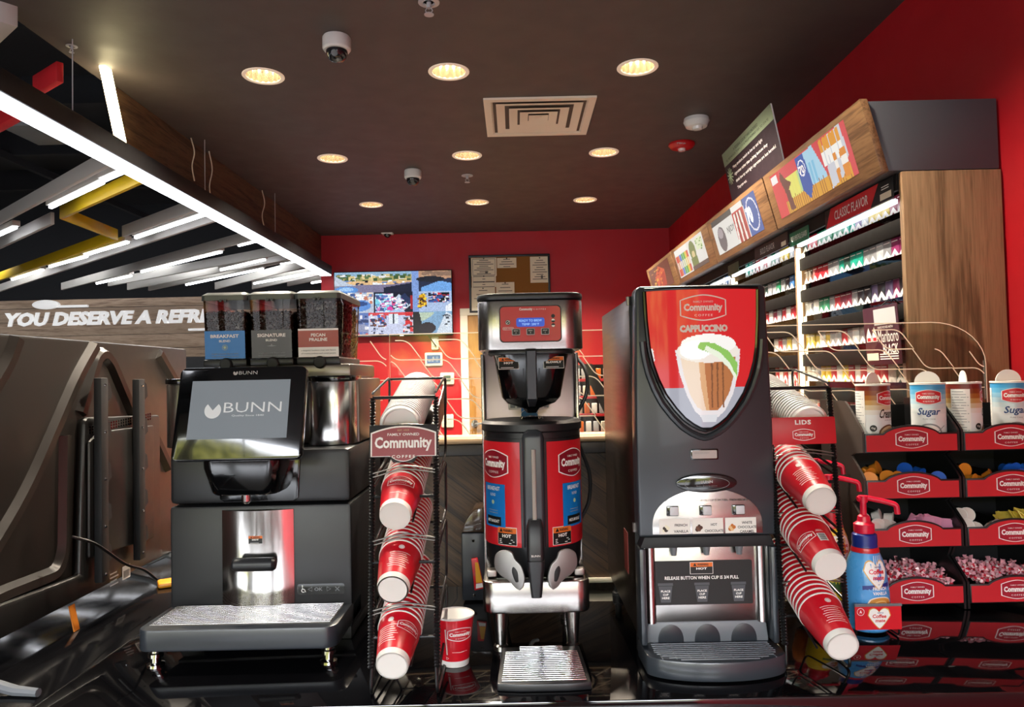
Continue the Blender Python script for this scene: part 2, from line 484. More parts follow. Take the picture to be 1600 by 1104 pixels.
m_fascia = wood('walnut_fascia', ['#33241b', '#54402f', '#6a523d', '#453326'], (8, .7, 8), rough=0.5)
m_planks = wood('wood_plank_wall', ['#6d5848', '#a08872', '#b79f88', '#8a7260'], (0.5, 6, 7), rough=0.55, plank=(2, 0.21))
m_chevron = wood('dark_diagonal_wood', ['#241a12', '#433225', '#5a4533', '#33261b'], (14, 14, 0.8), rot=(0, R(52), 0), rough=0.4, plank=(0, 0.085))
m_oak = wood('oak_door', ['#7c5526', '#9a6d33', '#ab7d3f', '#8a6029'], (9, 9, 0.7), rough=0.4)
m_ledge = mat('pale_ledge', '#d8b48c', 0.35)

struct('floor', MB().box(-14, 4, YF, 11.4, -0.1, 0, m_tile))
# ceiling over the service area, with nine round cut-outs
LX = (-1.178, -0.286, 0.62); LY = (2.15, 3.49, 4.83, 6.14); LR = 0.086  # first row is out of view, added to brighten counter, cups and lids
mb = MB()
xs = sorted([XL, XR] + [x + s * .15 for x in LX for s in (-1, 1)]); ys = sorted([YF, YB] + [y + s * .15 for y in LY for s in (-1, 1)])
for i in range(len(xs) - 1):
    for j in range(len(ys) - 1):
        cx, cy = (xs[i] + xs[i + 1]) / 2, (ys[j] + ys[j + 1]) / 2
        if min(abs(cx - x) for x in LX) < 1e-4 and min(abs(cy - y) for y in LY) < 1e-4:
            n = 32; vs, fs = [], []
            for k in range(n):
                a = 2 * PI * k / n; c, s = math.cos(a), math.sin(a); q = .15 / max(abs(c), abs(s))
                vs += [(cx + LR * c, cy + LR * s, ZC), (cx + q * c, cy + q * s, ZC)]
            for k in range(n): b = (k + 1) % n; fs.append((2 * k, 2 * b, 2 * b + 1, 2 * k + 1))
            mb.add(vs, fs, m_ceil)
        else:
            mb.add([(xs[i], ys[j], ZC), (xs[i + 1], ys[j], ZC), (xs[i + 1], ys[j + 1], ZC), (xs[i], ys[j + 1], ZC)], [(3, 2, 1, 0)], m_ceil)
mb.box(XL - .02, XL, YF, YB, ZC, ZC + .35, m_ceil)
mb.add([(XL, YF, ZC + .3), (XR, YF, ZC + .3), (XR, YB, ZC + .3), (XL, YB, ZC + .3)], [(0, 1, 2, 3)], m_ceil)
struct('ceiling', mb)
mb = MB().box(-14, 4, YF, 11.4, 4.3, 4.4, m_navy)
for k in range(9): mb.box(-14, XL - .1, -2 + k * 1.4, -1.92 + k * 1.4, 4.05, 4.3, m_navy)
for k in range(5): mb.box(-12 + k * 2.2, -11.94 + k * 2.2, YF, 11.3, 3.98, 4.06, m_navy)
struct('ceiling.001', mb)
struct('wall_back', MB().box(XL, XR + .1, YB, YB + .1, 0, 3.33, m_wallred))
struct('wall_right', MB().box(XR, XR + .1, YF, YB, 0, 3.33, m_wallred))
struct('wall_return', MB().box(XL, XL + .1, YB + .1, 11.0, 0, 4.3, m_wallred))
struct('wall_far', MB().box(-14, XL, 11.0, 11.1, 1.95, 2.86, m_planks).box(-14, XL, 11.1, 11.2, 0, 4.3, m_navy))
struct('wall_left', MB().box(-14.1, -14, YF, 11.2, 0, 4.3, m_plain))
mb = MB().box(-14, 4, YF - .1, YF, 0, .5, m_plain).box(-14, 4, YF - .1, YF, 2.8, 4.3, m_plain)
px = -14
for x0, w in SUN_PORTALS + [(4, 0)]:
    mb.box(px, x0, YF - .1, YF, .5, 2.8, m_plain); px = x0 + w
struct('wall_front', mb)
m_frame = mat('dark_window_frame', '#1d1e20', 0.4)
for k, (x0, w) in enumerate(SUN_PORTALS):
    mb = MB().box(x0, x0 + w, YF - .08, YF - .03, .5, .56, m_frame).box(x0, x0 + w, YF - .08, YF - .03, 2.74, 2.8, m_frame)
    for u in (0, .5, 1): mb.box(x0 + (w - .06) * u, x0 + (w - .06) * u + .06, YF - .08, YF - .03, .56, 2.74, m_frame)
    struct('window_%d' % (k + 1), mb)

# walnut fascia hung from the left ceiling edge, its near end cut on the slant
T = FR((XL + .012, 0, 0), (0, -1, 0), (0, 0, 1))
mb = MB(); y0, y1, zb = 3.50, 7.40, 2.66
mb.prism([(-y0, ZC - .002), (-3.66, zb), (-y1, zb), (-y1, ZC - .002)], T, 0, .03, m_fascia)
for yy in (5.2, 5.45): mb.box(XL - .019, XL - .012, yy, yy + .07, zb, ZC - .002, m_fascia)
struct('trim_1', mb)
m_warmled = glow('warm_led', '#ffedb8', 20)
mb = MB(); mb.prism([(-3.33, ZC - .002), (-3.49, zb), (-3.54, zb), (-3.38, ZC - .002)], FR((XL + .045, 0, 0), (0, -1, 0), (0, 0, 1)), -.05, -.02, m_warmled)
ob('led_strip', mb, label='warm white LED strip slanting down the cut end of the walnut fascia', cat='light')
for k, (yy, a) in enumerate(((4.36, .17), (4.62, .23), (5.6, .2))):
    w = MB().tube(smooth_path([(XL + .035, yy, ZC), (XL + .05, yy + .01, ZC - a * .5), (XL + .04, yy - .01 * k, ZC - a), (XL + .045, yy + .02, ZC - a * 1.5)]), .004, m_cream, 6)
    ob('hanging_wire', w, label='loose cream wire dangling down the walnut fascia, %s along from the LED strip' % ORD[k], cat='wire', group='loose wires on the fascia')

# oak door with pale frame in the back wall
T = FRONT(0, YB, 0)
a, b = at(719, 493, YB), at(731, 500, YB)
mb = MB(); dw = .92
mb.box(a.x, b.x, YB - .03, YB, 0, a.z, m_cream, .004).box(b.x + dw, b.x + dw + .08, YB - .03, YB, 0, a.z, m_cream, .004).box(a.x, b.x + dw + .08, YB - .03, YB, a.z, a.z + .07, m_cream, .004)
struct('trim_2', mb)
d = struct('door_1', MB().box(b.x, b.x + dw, YB - .015, YB, 0, a.z, m_oak, .003))
h = at(742, 661, YB)
mb = MB().lathe([(0, 0), (.036, 0), (.036, .012), (.014, .016), (.014, .05), (0, .05)], m_steel, 16, Matrix.Translation((h.x, YB - .017, h.z)) @ Matrix.Rotation(PI / 2, 4, 'X'))
mb.box(h.x, h.x + .12, YB - .07, YB - .055, h.z - .009, h.z + .009, m_steel, .004)
o = ob('door_handle', mb, d); o['label'] = 'steel lever handle'

# ------------------------------------------------------------------ counters
mb = MB()
t = thing('coffee_counter', 'long black polished granite coffee counter carrying the drink machines', 'counter', (0, 1.49, 0))
ob('worktop', MB().box(-.994, XR - .006, 0, .83, .87, .91, m_granite, .004), t)
ob('base_cabinet', MB().box(-.97, XR - .006, .03, .82, 0, .868, m_matte), t)
t = thing('side_counter', 'dark reflective side counter under the back of the big television', 'counter', (-1.35, 1.0, 0))
m_side = mat('dark_reflective_worktop', '#0d0d0f', 0.1, spec=0.25)
ob('worktop', MB().box(-.55, .35, 0, 2.3, .86, .905, m_side, .004), t)
ob('base_cabinet', MB().box(-.5, .33, .03, 2.28, 0, .858, m_matte), t)
t = thing('cashier_counter', 'dark diagonal wood cashier counter back rising behind the machines, pale ledge on top', 'counter', (0, 2.33, 0))
p = at(810, 683, 2.33); zl = p.z
ob('back_panel', MB().box(-.99, XR - .006, 0, .03, 0, zl - .055, m_chevron), t)
ob('ledge_band', MB().box(-.99, XR - .006, -.008, .03, zl - .054, zl - .018, mat('ledge_band_dark', '#2a211b', 0.4), .003), t)
ob('ledge', MB().box(-.99, 1.18, -.012, .16, zl - .017, zl, m_ledge, .003).box(1.181, XR - .006, -.012, .03, zl - .017, zl, m_ledge, .003), t)
ob('base_trim', MB().box(.2, XR - .006, -.009, -.001, .911, .926, m_cream, .002), t)
LEDGE = zl

# ------------------------------------------------------------------ acrylic screens with engraved lines, standing on the ledge
m_engr = mat('engraved_acrylic_line', '#fff0d8', 0.4, emit='#ffe2b8', es=0.12, vary=0)  # faint emission imitates light caught by the engraved lines and sheet edge
ztop = at(800, 518, 2.36).z
def leaf(cx, cz, w, h, s):
    return fil([(cx - w / 2 - s, cz + h / 2, 0), (cx + w / 2 - s, cz + h / 2, 0), (cx + w / 2 - s + h * .35, cz + h * .1, 0), (cx + w / 2 + s * 1.4, cz - h / 2, 0)], .03, 4)
def screen(x0, x1, label, corner=0.0):
    t = thing('acrylic_screen', label, 'screen', (x0, 2.355, LEDGE), group='acrylic screens on the ledge')
    w, h = x1 - x0, ztop - LEDGE
    if corner:
        pts = [(0, 0), (w, 0)] + [(w - corner + corner * math.sin(a), h - corner * .8 + corner * .8 * math.cos(a)) for a in np.linspace(PI / 2, 0, 10)] + [(0, h)]
    else: pts = rrect(w, h, .004, 2, w / 2, h / 2)
    T = FR((0, 0, 0), (1, 0, 0), (0, 0, 1))
    ob('clear_sheet', MB().prism(pts, T, -.004, .004, m_acryl), t)
    e = [(p[0], p[1]) for p in pts]
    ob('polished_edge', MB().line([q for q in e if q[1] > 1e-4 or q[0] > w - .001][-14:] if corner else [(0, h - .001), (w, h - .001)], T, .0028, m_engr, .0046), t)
    mb = MB(); row = 0
    z = h - .052
    while z > .0:
        x = ((row * .126) % .173) - .20
        while x < w + .05:
            lh = .0625
            A = (x, z + lh / 2); B = (x + .085, z + lh / 2); C = (x + .13, z - lh / 2); D = (x + .042, z - lh / 2)
            path = fil([A + (0,), B + (0,), C + (0,)], .024, 5) + fil([C + (0,), D + (0,), A + (0,)], .024, 5)[1:]
            dense = []
            for p, q in zip(path, path[1:]): dense += [p.lerp(q, k / 4) for k in range(4)]
            seg = []
            for p in dense + [dense[0], Vector((9, 9, 9))]:
                if .004 < p.x < w - .004 and .003 < p.y < h - .006 and not (corner and p.x > w - corner and p.y > h - corner * .5): seg.append((p.x, p.y))
                else:
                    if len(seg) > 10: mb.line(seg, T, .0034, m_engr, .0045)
                    seg = []
            x += .173
        z -= .0635; row += 1
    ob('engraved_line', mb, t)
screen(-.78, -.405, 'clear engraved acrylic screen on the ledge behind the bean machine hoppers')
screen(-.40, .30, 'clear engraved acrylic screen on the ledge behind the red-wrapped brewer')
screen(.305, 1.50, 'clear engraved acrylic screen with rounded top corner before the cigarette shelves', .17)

# ================================================================== CEILING FITTINGS
m_lamp = glow('downlight_lamp', '#ffe6bf', 40)
m_refl = mat('downlight_reflector', '#f0e2cd', 0.16, 0.9, vary=0.03)
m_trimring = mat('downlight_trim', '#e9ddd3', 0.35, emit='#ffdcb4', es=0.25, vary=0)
dl = None
for j, y in enumerate(LY):
    for i, x in enumerate(LX):
        lab = 'round recessed downlight, %s in the %s row of the dark ceiling' % (('first from the walnut fascia', 'middle one', 'third from the walnut fascia')[i], ('overhead', 'near', 'middle', 'far')[j])
        if dl is None:
            dl = thing('ceiling_light', lab, 'light', (x, y, ZC), group='recessed downlights')
            ob('trim', MB().lathe([(.082, .004), (.098, .002), (.099, -.003), (.096, -.006), (.08, -.004), (.08, .004), (.082, .004)], m_trimring, 32), dl)
            mb = MB(); prof = [(.08, 0), (.077, .05), (.066, .1), (.05, .135), (.03, .14)]; n = 36; vs, fs = [], []
            for r, z in prof:
                for k in range(n): a = 2 * PI * k / n; q = r * (1 + (.03 if k % 2 else -.03)); vs.append((q * math.cos(a), q * math.sin(a), z))
            for q in range(len(prof) - 1):
                for k in range(n): b = (k + 1) % n; fs.append((q * n + k, q * n + b, (q + 1) * n + b, (q + 1) * n + k))
            ob('reflector', mb.add(vs, fs, m_refl), dl)
            ob('lamp', MB().lathe([(0, .06), (.022, .066), (.03, .09), (.03, .14), (0, .14)], m_lamp, 16), dl)
            o = dl
        else: o = dup(dl, loc=(x, y, ZC), label=lab)
        ld = bpy.data.lights.new('downlight', 'SPOT'); ld.energy = 110 if j == 0 else 250; ld.color = (1, .88, .72); ld.spot_size = R(128); ld.spot_blend = .7; ld.shadow_soft_size = .05
        lo = bpy.data.objects.new('downlight', ld); COL.objects.link(lo); lo.location = (x, y, ZC - .012)

# square four-way diffuser
c = atz(841, 182, ZC)
t = thing('ceiling_vent', 'square cream four-way air diffuser set in the dark ceiling', 'vent', (c.x, c.y, ZC))
m_vent = mat('vent_cream', '#f6e8d2', 0.5)
def sqring(r0, z0, r1, z1, th=.0):
    vs = [];
    for r, z in ((r0, z0), (r1, z1)): vs += [(-r, -r, z), (r, -r, z), (r, r, z), (-r, r, z)]
    return vs, [(k, (k + 1) % 4, 4 + (k + 1) % 4, 4 + k) for k in range(4)]
mb = MB()
mb.add(*sqring(.30, -.001, .30, -.012), m_vent); mb.add(*sqring(.30, -.012, .262, -.012), m_vent); mb.add(*sqring(.262, -.012, .25, .0), m_vent)
ob('frame', mb, t)
ob('backing', MB().box(-.255, .255, -.255, .255, -.0025, -.001, mat('vent_dark', '#55493f', .7)), t)
for k, r in enumerate((.235, .165, .105)):
    mb = MB(); mb.add(*sqring(r, -.012, r - .045, -.003), m_vent); mb.add(*sqring(r, -.012, r - .004, -.013), m_vent); mb.add(*sqring(r - .004, -.013, r - .047, -.004), m_vent)
    ob('louver', mb, t)
mb = MB().add(*sqring(.055, -.012, .02, -.004), m_vent); mb.box(-.02, .02, -.02, .02, -.006, -.004, m_vent); ob('center_plate', mb, t)

m_dome = mat('smoked_dome', '#15161a', 0.05, coat=.8)
dc = None
for (px, py, sc, lab) in ((526, 58, 1.0, 'white dome security camera on the ceiling between the near downlights'), (645, 266, .93, 'white dome security camera on the ceiling beside the farther sprinkler'),):
    p = atz(px, py, ZC)
    if dc is None:
        dc = thing('security_camera', lab, 'camera', (p.x, p.y, ZC), group='ceiling dome cameras')
        ob('housing', MB().lathe([(0, 0), (.056, 0), (.06, -.006), (.06, -.052), (.054, -.06), (.047, -.061), (0, -.061)], m_white, 28), dc)
        ob('dome', MB().lathe([(.046, -.0605), (.046, -.07), (.04, -.09), (.026, -.105), (0, -.111)], m_dome, 24), dc)
        ob('lens', MB().lathe([(0, 0), (.014, 0), (.014, .006), (0, .006)], m_chrome, 14, Matrix.Translation((0.0, -.04, -.084)) @ Matrix.Rotation(R(125), 4, 'X')), dc)
    else: dup(dc, loc=(p.x, p.y, ZC), label=lab)
p = at(604, 363, YB - .1)
t = thing('security_camera', 'small white camera high on the red back wall above the monitor', 'camera', (p.x, p.y + .05, p.z + .02))
ob('housing', MB().box(-.06, .06, -.05, .05, -.03, .02, m_white, .012), t)
ob('dome', MB().ball((0, 0, -.03), .036, m_dome, 16), t)

sp = None
for px, py, lab in ((670, 3, 'sprinkler head on the ceiling above the near downlights'), (730, 274, 'sprinkler head on the ceiling beyond the middle downlight row'), (112, 72, 'sprinkler head at the ceiling edge by the LED strip')):
    p = atz(px, py, ZC)
    if sp is None:
        sp = thing('sprinkler', lab, 'sprinkler', (p.x, p.y, ZC), group='fire sprinklers')
        ob('escutcheon', MB().lathe([(0, 0), (.042, 0), (.042, -.004), (.024, -.006), (.02, 0), (0, 0)], m_lgrey, 20), sp)
        mb = MB().lathe([(0, 0), (.009, 0), (.009, -.025), (0, -.025)], m_lgrey, 12)
        for s in (-1, 1): mb.tube([(s * .006, 0, -.02), (s * .014, 0, -.035), (s * .004, 0, -.05)], .002, m_lgrey, 6)
        ob('body', mb, sp)
        ob('deflector', MB().lathe([(0, -.049), (.019, -.049), (.019, -.052), (0, -.052)], m_lgrey, 16), sp)
    else:
        q = dup(sp, loc=(p.x, p.y, ZC), label=lab)
        if px < 200: q.scale = (.55, .55, .55)
p = atz(1088, 185, ZC)
t = thing('smoke_detector', 'white ceiling strobe and detector above the red fire alarm', 'detector', (p.x, p.y, ZC))
ob('body', MB().lathe([(0, 0), (.07, 0), (.074, -.02), (.06, -.05), (.03, -.06), (0, -.06)], m_white, 28), t)
ob('strobe_lens', MB().lathe([(0, -.055), (.03, -.058), (.026, -.075), (0, -.08)], mat('strobe_lens', '#f3f0e8', .15), 18, Matrix.Translation((.0, -.018, 0.004))), t)
p = atz(1065, 224, ZC)
t = thing('fire_alarm', 'red round ceiling fire alarm lettered FIRE', 'alarm', (p.x, p.y, ZC))
m_alarm = mat('alarm_red', '#c5161d', .35)
ob('body', MB().lathe([(0, 0), (.082, 0), (.084, -.012), (.07, -.03), (.05, -.036), (0, -.036)], m_alarm, 28), t)
ob('strobe_lens', MB().lathe([(0, -.03), (.026, -.034), (.022, -.05), (0, -.054)], mat('alarm_lens', '#f0d8d2', .12), 16), t)
ob('lettering', MB().text('FIRE', 0, 0, m_wprint, FR((-.02, -.077, -.024), (1, 0, 0), (0, .55, .83)), w=.055, h=.016, bold=.02, lift=.003), t)

# ================================================================== LED BEAM AND THE STORE BEYOND
m_led = glow('white_led', '#f4f7ff', 11)
t = thing('linear_light', 'long black suspended linear light with bright LED underside along the counter edge', 'light', (-1.845, 0, 2.6))
ob('housing', MB().box(-.058, .058, .9, 7.24, .004, .09, m_matte, .004), t)
ob('led_diffuser', MB().box(-.05, .05, .9, 7.235, -.006, .003, m_led), t)
for yy in (3.07, 4.4, 5.7): ob('suspension_wire', MB().tube([(.0, yy, .09), (.0, yy, 1.7)], .0025, m_lgrey, 5), t)
m_baf = mat('grey_ceiling_baffle', '#c2beb8', 0.6)
m_yel = mat('yellow_ceiling_baffle', '#e5bd0e', 0.5)
m_redbaf = mat('red_ceiling_baffle', '#c4222b', 0.5)
ZB = 2.9
def bar(mb, p, q, z0, z1, th, m):
    p, q = Vector((p.x, p.y, 0)), Vector((q.x, q.y, 0)); d = (q - p); L = d.length
    M = Matrix.Translation(p) @ Matrix.Rotation(math.atan2(d.y, d.x), 4, 'Z')
    return mb.box(0, L, -th / 2, th / 2, z0, z1, m, .004, M)
BAF = [((-30, 366), (172, 258)), ((-30, 402), (82, 350)), ((193, 370), (308, 329)), ((-20, 462), (345, 343)), ((97, 453), (400, 374)), ((170, 447), (437, 398)),
       ((200, 453), (455, 405)), ((233, 454), (470, 405)), ((337, 452), (475, 418)), ((395, 452), (500, 430)), ((450, 447), (505, 436))]
where = ['reaching out of view above the yellow zigzag', 'short one with a square end before the yellow zigzag', 'short one just past the yellow zigzag', 'long one running beneath the yellow zigzag',
         'first past the gap after the long one', 'second past the gap', 'third past the gap', 'fourth past the gap', 'fifth past the gap', 'sixth past the gap', 'last one before the red wall']
for (a, b), wl in zip(BAF, where):
    P, Q = atz(*a, ZB), atz(*b, ZB)
    ob('ceiling_baffle', bar(MB(), P, Q, ZB, ZB + .1, .03, m_baf), label='grey hanging ceiling baffle, ' + wl, cat='baffle', group='grey ceiling baffles')
P = [atz(*q, ZB) for q in ((-20, 445), (182, 375), (96, 342), (226, 284))]
mb = MB()
for k in range(3): bar(mb, P[k], P[k + 1], ZB, ZB + .1, .03, m_yel)
ob('zigzag_baffle', mb, label='yellow zigzag ceiling baffle among the grey ones', cat='baffle')
mb = MB(); bar(mb, atz(56, 150, ZB), atz(94, 128, ZB), ZB, ZB + .09, .03, m_redbaf)
ob('ceiling_baffle', mb, label='red ceiling baffle end above the black linear light', cat='baffle', group='red ceiling baffles')
mb = MB(); bar(mb, atz(-30, 218, ZB), atz(28, 186, ZB), ZB, ZB + .1, .05, m_redbaf)
ob('ceiling_baffle', mb, label='red ceiling baffle below the black linear light', cat='baffle', group='red ceiling baffles')
mb = MB(); bar(mb, atz(-40, 90, ZB + .05), atz(14, 38, ZB + .05), ZB + .05, ZB + .17, .06, m_baf)
ob('ceiling_baffle', mb, label='pale ceiling baffle end at the upper corner beside the dark ceiling', cat='baffle', group='grey ceiling baffles')
mb = MB(); bar(mb, atz(40, 196, 3.2), atz(100, 226, 3.2), 3.2, 3.3, .35, mat('duct_grey', '#6f7276', .5))
ob('air_duct', mb, label='grey duct box hung in the dark open ceiling', cat='duct')
TUBES = [((79, 326), (161, 287)), ((160, 285), (197, 269)), ((-20, 377), (25, 357)), ((212, 373), (330, 334)), ((133, 400), (200, 380)), ((78, 418), (136, 402)), ((19, 438), (67, 423)),
         ((221, 426), (346, 395)), ((151, 444), (205, 432)), ((373, 385), (406, 377)), ((345, 423), (414, 407)), ((439, 413), (467, 409)), ((291, 446), (411, 421)), ((397, 444), (500, 425)), ((487, 443), (505, 440))]
for k, (a, b) in enumerate(TUBES):
    P, Q = atz(*a, ZB - .01), atz(*b, ZB - .01)
    t = thing('tube_light', 'white LED tube light between the ceiling baffles, %s counted from the yellow zigzag' % ORD[k], 'light', (P.x, P.y, ZB), group='tube lights between the baffles')
    d = (Q - P); L = math.hypot(d.x, d.y); t.rotation_euler = (0, 0, math.atan2(d.y, d.x))
    ob('lamp', MB().box(0, L, -.014, .014, -.010, .010, m_led, .006), t)
    ob('housing', MB().box(-.01, L + .01, -.03, .03, .013, .06, m_baf, .004), t)
for k, x in enumerate((-9.5, -6.5, -3.6)):  # unseen fill lights added to brighten the plank wall, no fixtures
    ld = bpy.data.lights.new('plank_wall_fill', 'AREA'); ld.shape = 'RECTANGLE'; ld.size = 2.2; ld.size_y = .12; ld.energy = 20; ld.color = (.96, .98, 1)
    lo = bpy.data.objects.new('plank_wall_fill', ld); COL.objects.link(lo); lo.location = (x, 8.9, 3.3); lo.rotation_euler = (R(42), 0, 0)
# lettering on the plank wall
a, b = at(6, 500, 10.99), at(330, 494, 10.99)
t = thing('wall_sign', 'white slanted lettering YOU DESERVE A REFRESH on the wood plank wall', 'sign', (a.x, 10.99, a.z))
m_letter = mat('white_sign_letter', '#f3f3f1', .4, emit='#ffffff', es=.3, vary=0)
mb = MB(); T = FR((0, 0, 0), (1, 0, 0), (0, 0, 1))
s = 'YOU DESERVE A REFRE'
W = b.x - a.x
v, f, x0, x1, y0, y1 = text_mesh(s, .05, 1.0)
mb.text(s, 0, 0, m_letter, T, w=W, h=.21, bold=.05, shear=.25, lift=.02, align='L')
vv = mb.v[:]; ff = mb.f[:]
mb.text('SH', W + .04, 0, m_letter, T, w=W * .095, h=.21, bold=.05, shear=.25, lift=.02, align='L')
nv = len(mb.v)                                           # give the letters a thickness
mb.v += [(x, y + .02, z) for x, y, z in mb.v]
ed = {}
for f in mb.f:
    for i in range(len(f)):
        e = (f[i], f[(i + 1) % len(f)]); ed[tuple(sorted(e))] = None if tuple(sorted(e)) in ed else e
for e in [e for e in ed.values() if e]: mb.f.append((e[1], e[0], e[0] + nv, e[1] + nv)); mb.mi.append(0)
ob('letter', mb, t)
for (px, py, rx, lab) in ((73, 476, .2, 'oval white wall lamp above the slanted lettering'),):
    p = at(px, py, 10.98); ob('wall_lamp', MB().prism([(rx * math.cos(q), .07 * math.sin(q)) for q in np.linspace(0, 2 * PI, 28)[:-1]], FRONT(p.x, 11.0, p.z), .0, .06, m_letter, .02), label=lab, cat='lamp')
for (pa, pb, lab) in (((86, 479), (138, 478), 'thin white light bar on the plank wall above the lettering'), ((295, 515), (345, 514), 'thin white light bar on the plank wall under the lettering')):
    a, b = at(*pa, 10.98), at(*pb, 10.98)
    ob('light_bar', MB().box(a.x, b.x, 10.95, 10.998, a.z - .018, a.z + .018, m_letter, .006), label=lab, cat='light')
# drinks cooler under the plank wall
a = at(296, 545, 10.4)
t = thing('drinks_cooler', 'dark framed lit drinks cooler standing under the plank wall', 'cooler', (a.x + .3, 10.4, 0))
ob('cabinet', MB().box(-2.2, 1.6, .05, .58, 0, 1.94, m_matte, .01), t)
m_shelflit = glow('cooler_interior', '#cfd6dc', .3)
ob('lit_interior', MB().box(-2.1, 1.5, .02, .045, .3, 1.78, m_shelflit), t)
for k in range(6): ob('door_frame', MB().box(-2.2 + k * .75, -2.15 + k * .75, 0, .03, .2, 1.9, m_black, .005), t)
cols = ['#b33a2c', '#d9b25a', '#6b7f9c', '#ded8cc', '#8a5a3a']
mm = [ink('bottle_tone', c) for c in cols]
bt = [MB().lathe([(0, 0), (.03, 0), (.032, .02), (.032, .13), (.014, .17), (.012, .2), (0, .2)], m, 10) for m in mm]
bm_ = [b.mesh('drink_bottle') for b in bt]
for k in range(9):
    o = ob('drink_bottle', bm_[k % 5], loc=(a.x + .02 + k * .085, 10.36, 1.5), label='small bottle on the cooler shelf, %s from the television' % ORD[k], cat='bottle', group='bottles in the cooler')
ob('cooler_shelf', MB().box(-.5, 1.0, -.09, .02, 1.48, 1.4985, m_lgrey), t)

# ================================================================== BACK WALL
m_tvpic = printed('monitor_picture', es=0.9, rough=.5, base=.02)
c = at(614.5, 474, YB - .07)
t = thing('wall_monitor', 'wall monitor showing a grid of six security camera views', 'television', (c.x, YB - .07, c.z))
w, h = 1.19, .66
ob('bezel', MB().prism(rrect(w, h, .01), FRONT(0, .0, 0), -.05, 0, m_gloss, .004), t)
A = Art(150, 84, '#6b7a94')
u1, u2, v1, v2 = .335, .67, .36, .68
A.rect(0, v2, .67, 1, '#8a8698'); A.rect(0, .93, .67, 1, '#8fb3cf'); A.rect(0, .86, .67, .93, '#a9a063'); A.bits(0, .86, .67, .97, ['#3c5b38', '#d9c48a', '#e8e8e8', '#54704a'], 70, .03)
A.rect(0, .80, .67, .86, '#e3bd8b'); A.bits(.0, .78, .66, .87, ['#2b3550', '#eef2f6', '#6c88b5', '#1c1f2a'], 26, .022)
A.poly([(0, .68), (0, .76), (.2, .80), (.5, .80), (.67, .84), (.67, .68)], '#7d7896'); A.poly([(0, .95), (.12, .82), (.2, .78), (0, .78)], '#b9c5d6')
A.ell(.1, .72, .1, .06, '#5a92d8'); A.ell(.1, .73, .06, .03, '#9cc4ee')
A.poly([(.42, .68), (.42, .75), (.66, .82), (.67, .68)], '#1d2238')
A.rect(u2, v2, 1, 1, '#b98f72'); A.poly([(u2, v2), (u2, .84), (1, .88), (1, v2)], '#27304a'); A.rect(.66, v1, .72, 1, '#7f9cd6'); A.ell(.82, .87, .12, .045, '#20242f'); A.poly([(.74, .74), (.9, .84), (1, .8), (1, .68), (.74, .68)], '#6fa4e2'); A.bits(.75, .92, 1, 1, ['#c9a98a', '#8b6f5e'], 16, .04)
A.rect(0, v1, u1, v2, '#b6c2d6'); A.bits(0, .5, .33, v2, ['#e9d7c3', '#f4f4f6', '#6f8fc4', '#3d5a92', '#c77b62'], 90, .03); A.ell(.2, .47, .11, .09, '#5d8fd6'); A.ell(.22, .5, .06, .035, '#2c4a86')
A.rect(u1, v1, u2, v2, '#151a2e'); A.poly([(.345, .36), (.345, .66), (.49, .66), (.46, .52), (.6, .37), (.6, .36)], '#a9c8ee'); A.bits(.35, .37, .5, .66, ['#eaf3ff', '#5f86c8', '#3d4f86', '#d47ab8', '#7fd3e8'], 130, .022)
A.poly([(.46, .5), (.55, .64), (.66, .48), (.58, .37)], '#c9d8ea'); A.bits(.49, .4, .62, .6, ['#ffffff', '#27334f', '#8fa9cf', '#d64a8c'], 70, .02); A.poly([(.56, .6), (.6, .66), (.665, .52), (.63, .47)], '#23335a'); A.ell(.47, .42, .025, .03, '#e03fa0'); A.rect(.645, .4, .67, .62, '#a3262e')
A.rect(.72, v1, 1, v2, '#a8bde0'); A.poly([(.72, .42), (.72, .62), (.77, .64), (.79, .46)], '#e0a91a'); A.bits(.71, .42, .79, .64, ['#f3cf3a', '#7c4a20', '#2d2622'], 36, .018); A.bits(.8, .5, .98, .66, ['#23293c', '#d33b45', '#f0f0f4', '#3c5aa0', '#151823'], 110, .022); A.poly([(.95, v1), (.95, .44), (1, .5), (1, v1)], '#e8edf6')
A.rect(0, 0, u1, v1, '#8f95b4'); A.bits(.0, .0, .33, v1, ['#d24a52', '#e9e6ee', '#5f79b8', '#31406e'], 120, .028)
A.rect(u1 - .05, 0, u2, v1, '#c5cbe6'); A.rect(u1 - .05, .31, u2, v1, '#d8434a'); A.rect(.46, .18, .54, .33, '#dfe8f2'); A.rect(.495, .18, .505, .33, '#2a3448'); A.poly([(.36, .32), (.39, .17), (.43, .2), (.42, .33)], '#3f6fc0'); A.poly([(.6, .16), (.6, .34), (.66, .34), (.66, .12)], '#cf1f2a'); A.bits(.3, .12, .44, .33, ['#26325a', '#d2606a', '#eee'.replace('eee', 'eeeeee'), '#7a4a3a'], 50, .02); A.bits(.58, .02, .67, .3, ['#d32a33', '#f2d9d9', '#20242f', '#aeb9d8'], 50, .02); A.bits(.3, 0, .42, .14, ['#2a3050', '#d0d4ea', '#8890b8'], 30, .02)
A.rect(u2, 0, 1, v1, '#7fa6c8'); A.poly([(u2, 0), (u2, v1), (.72, v1), (.76, 0)], '#1a1c22'); A.poly([(.86, 0), (.95, .35), (1, .3), (1, 0)], '#cfdbe8'); A.ell(.79, .1, .07, .09, '#241f2a'); A.poly([(.74, .2), (.82, .28), (.85, .34), (.72, .34)], '#b7c9b4'); A.bits(.92, .12, .99, .32, ['#3a4250', '#e6edf4'], 14, .015)
A.grain(.2)
mb = MB().pic(A.a, FRONT(0, 0, 0), -w / 2 + .008, w / 2 - .008, -h / 2 + .014, h / 2 - .008, m_tvpic, .001)
ob('screen', mb, t)
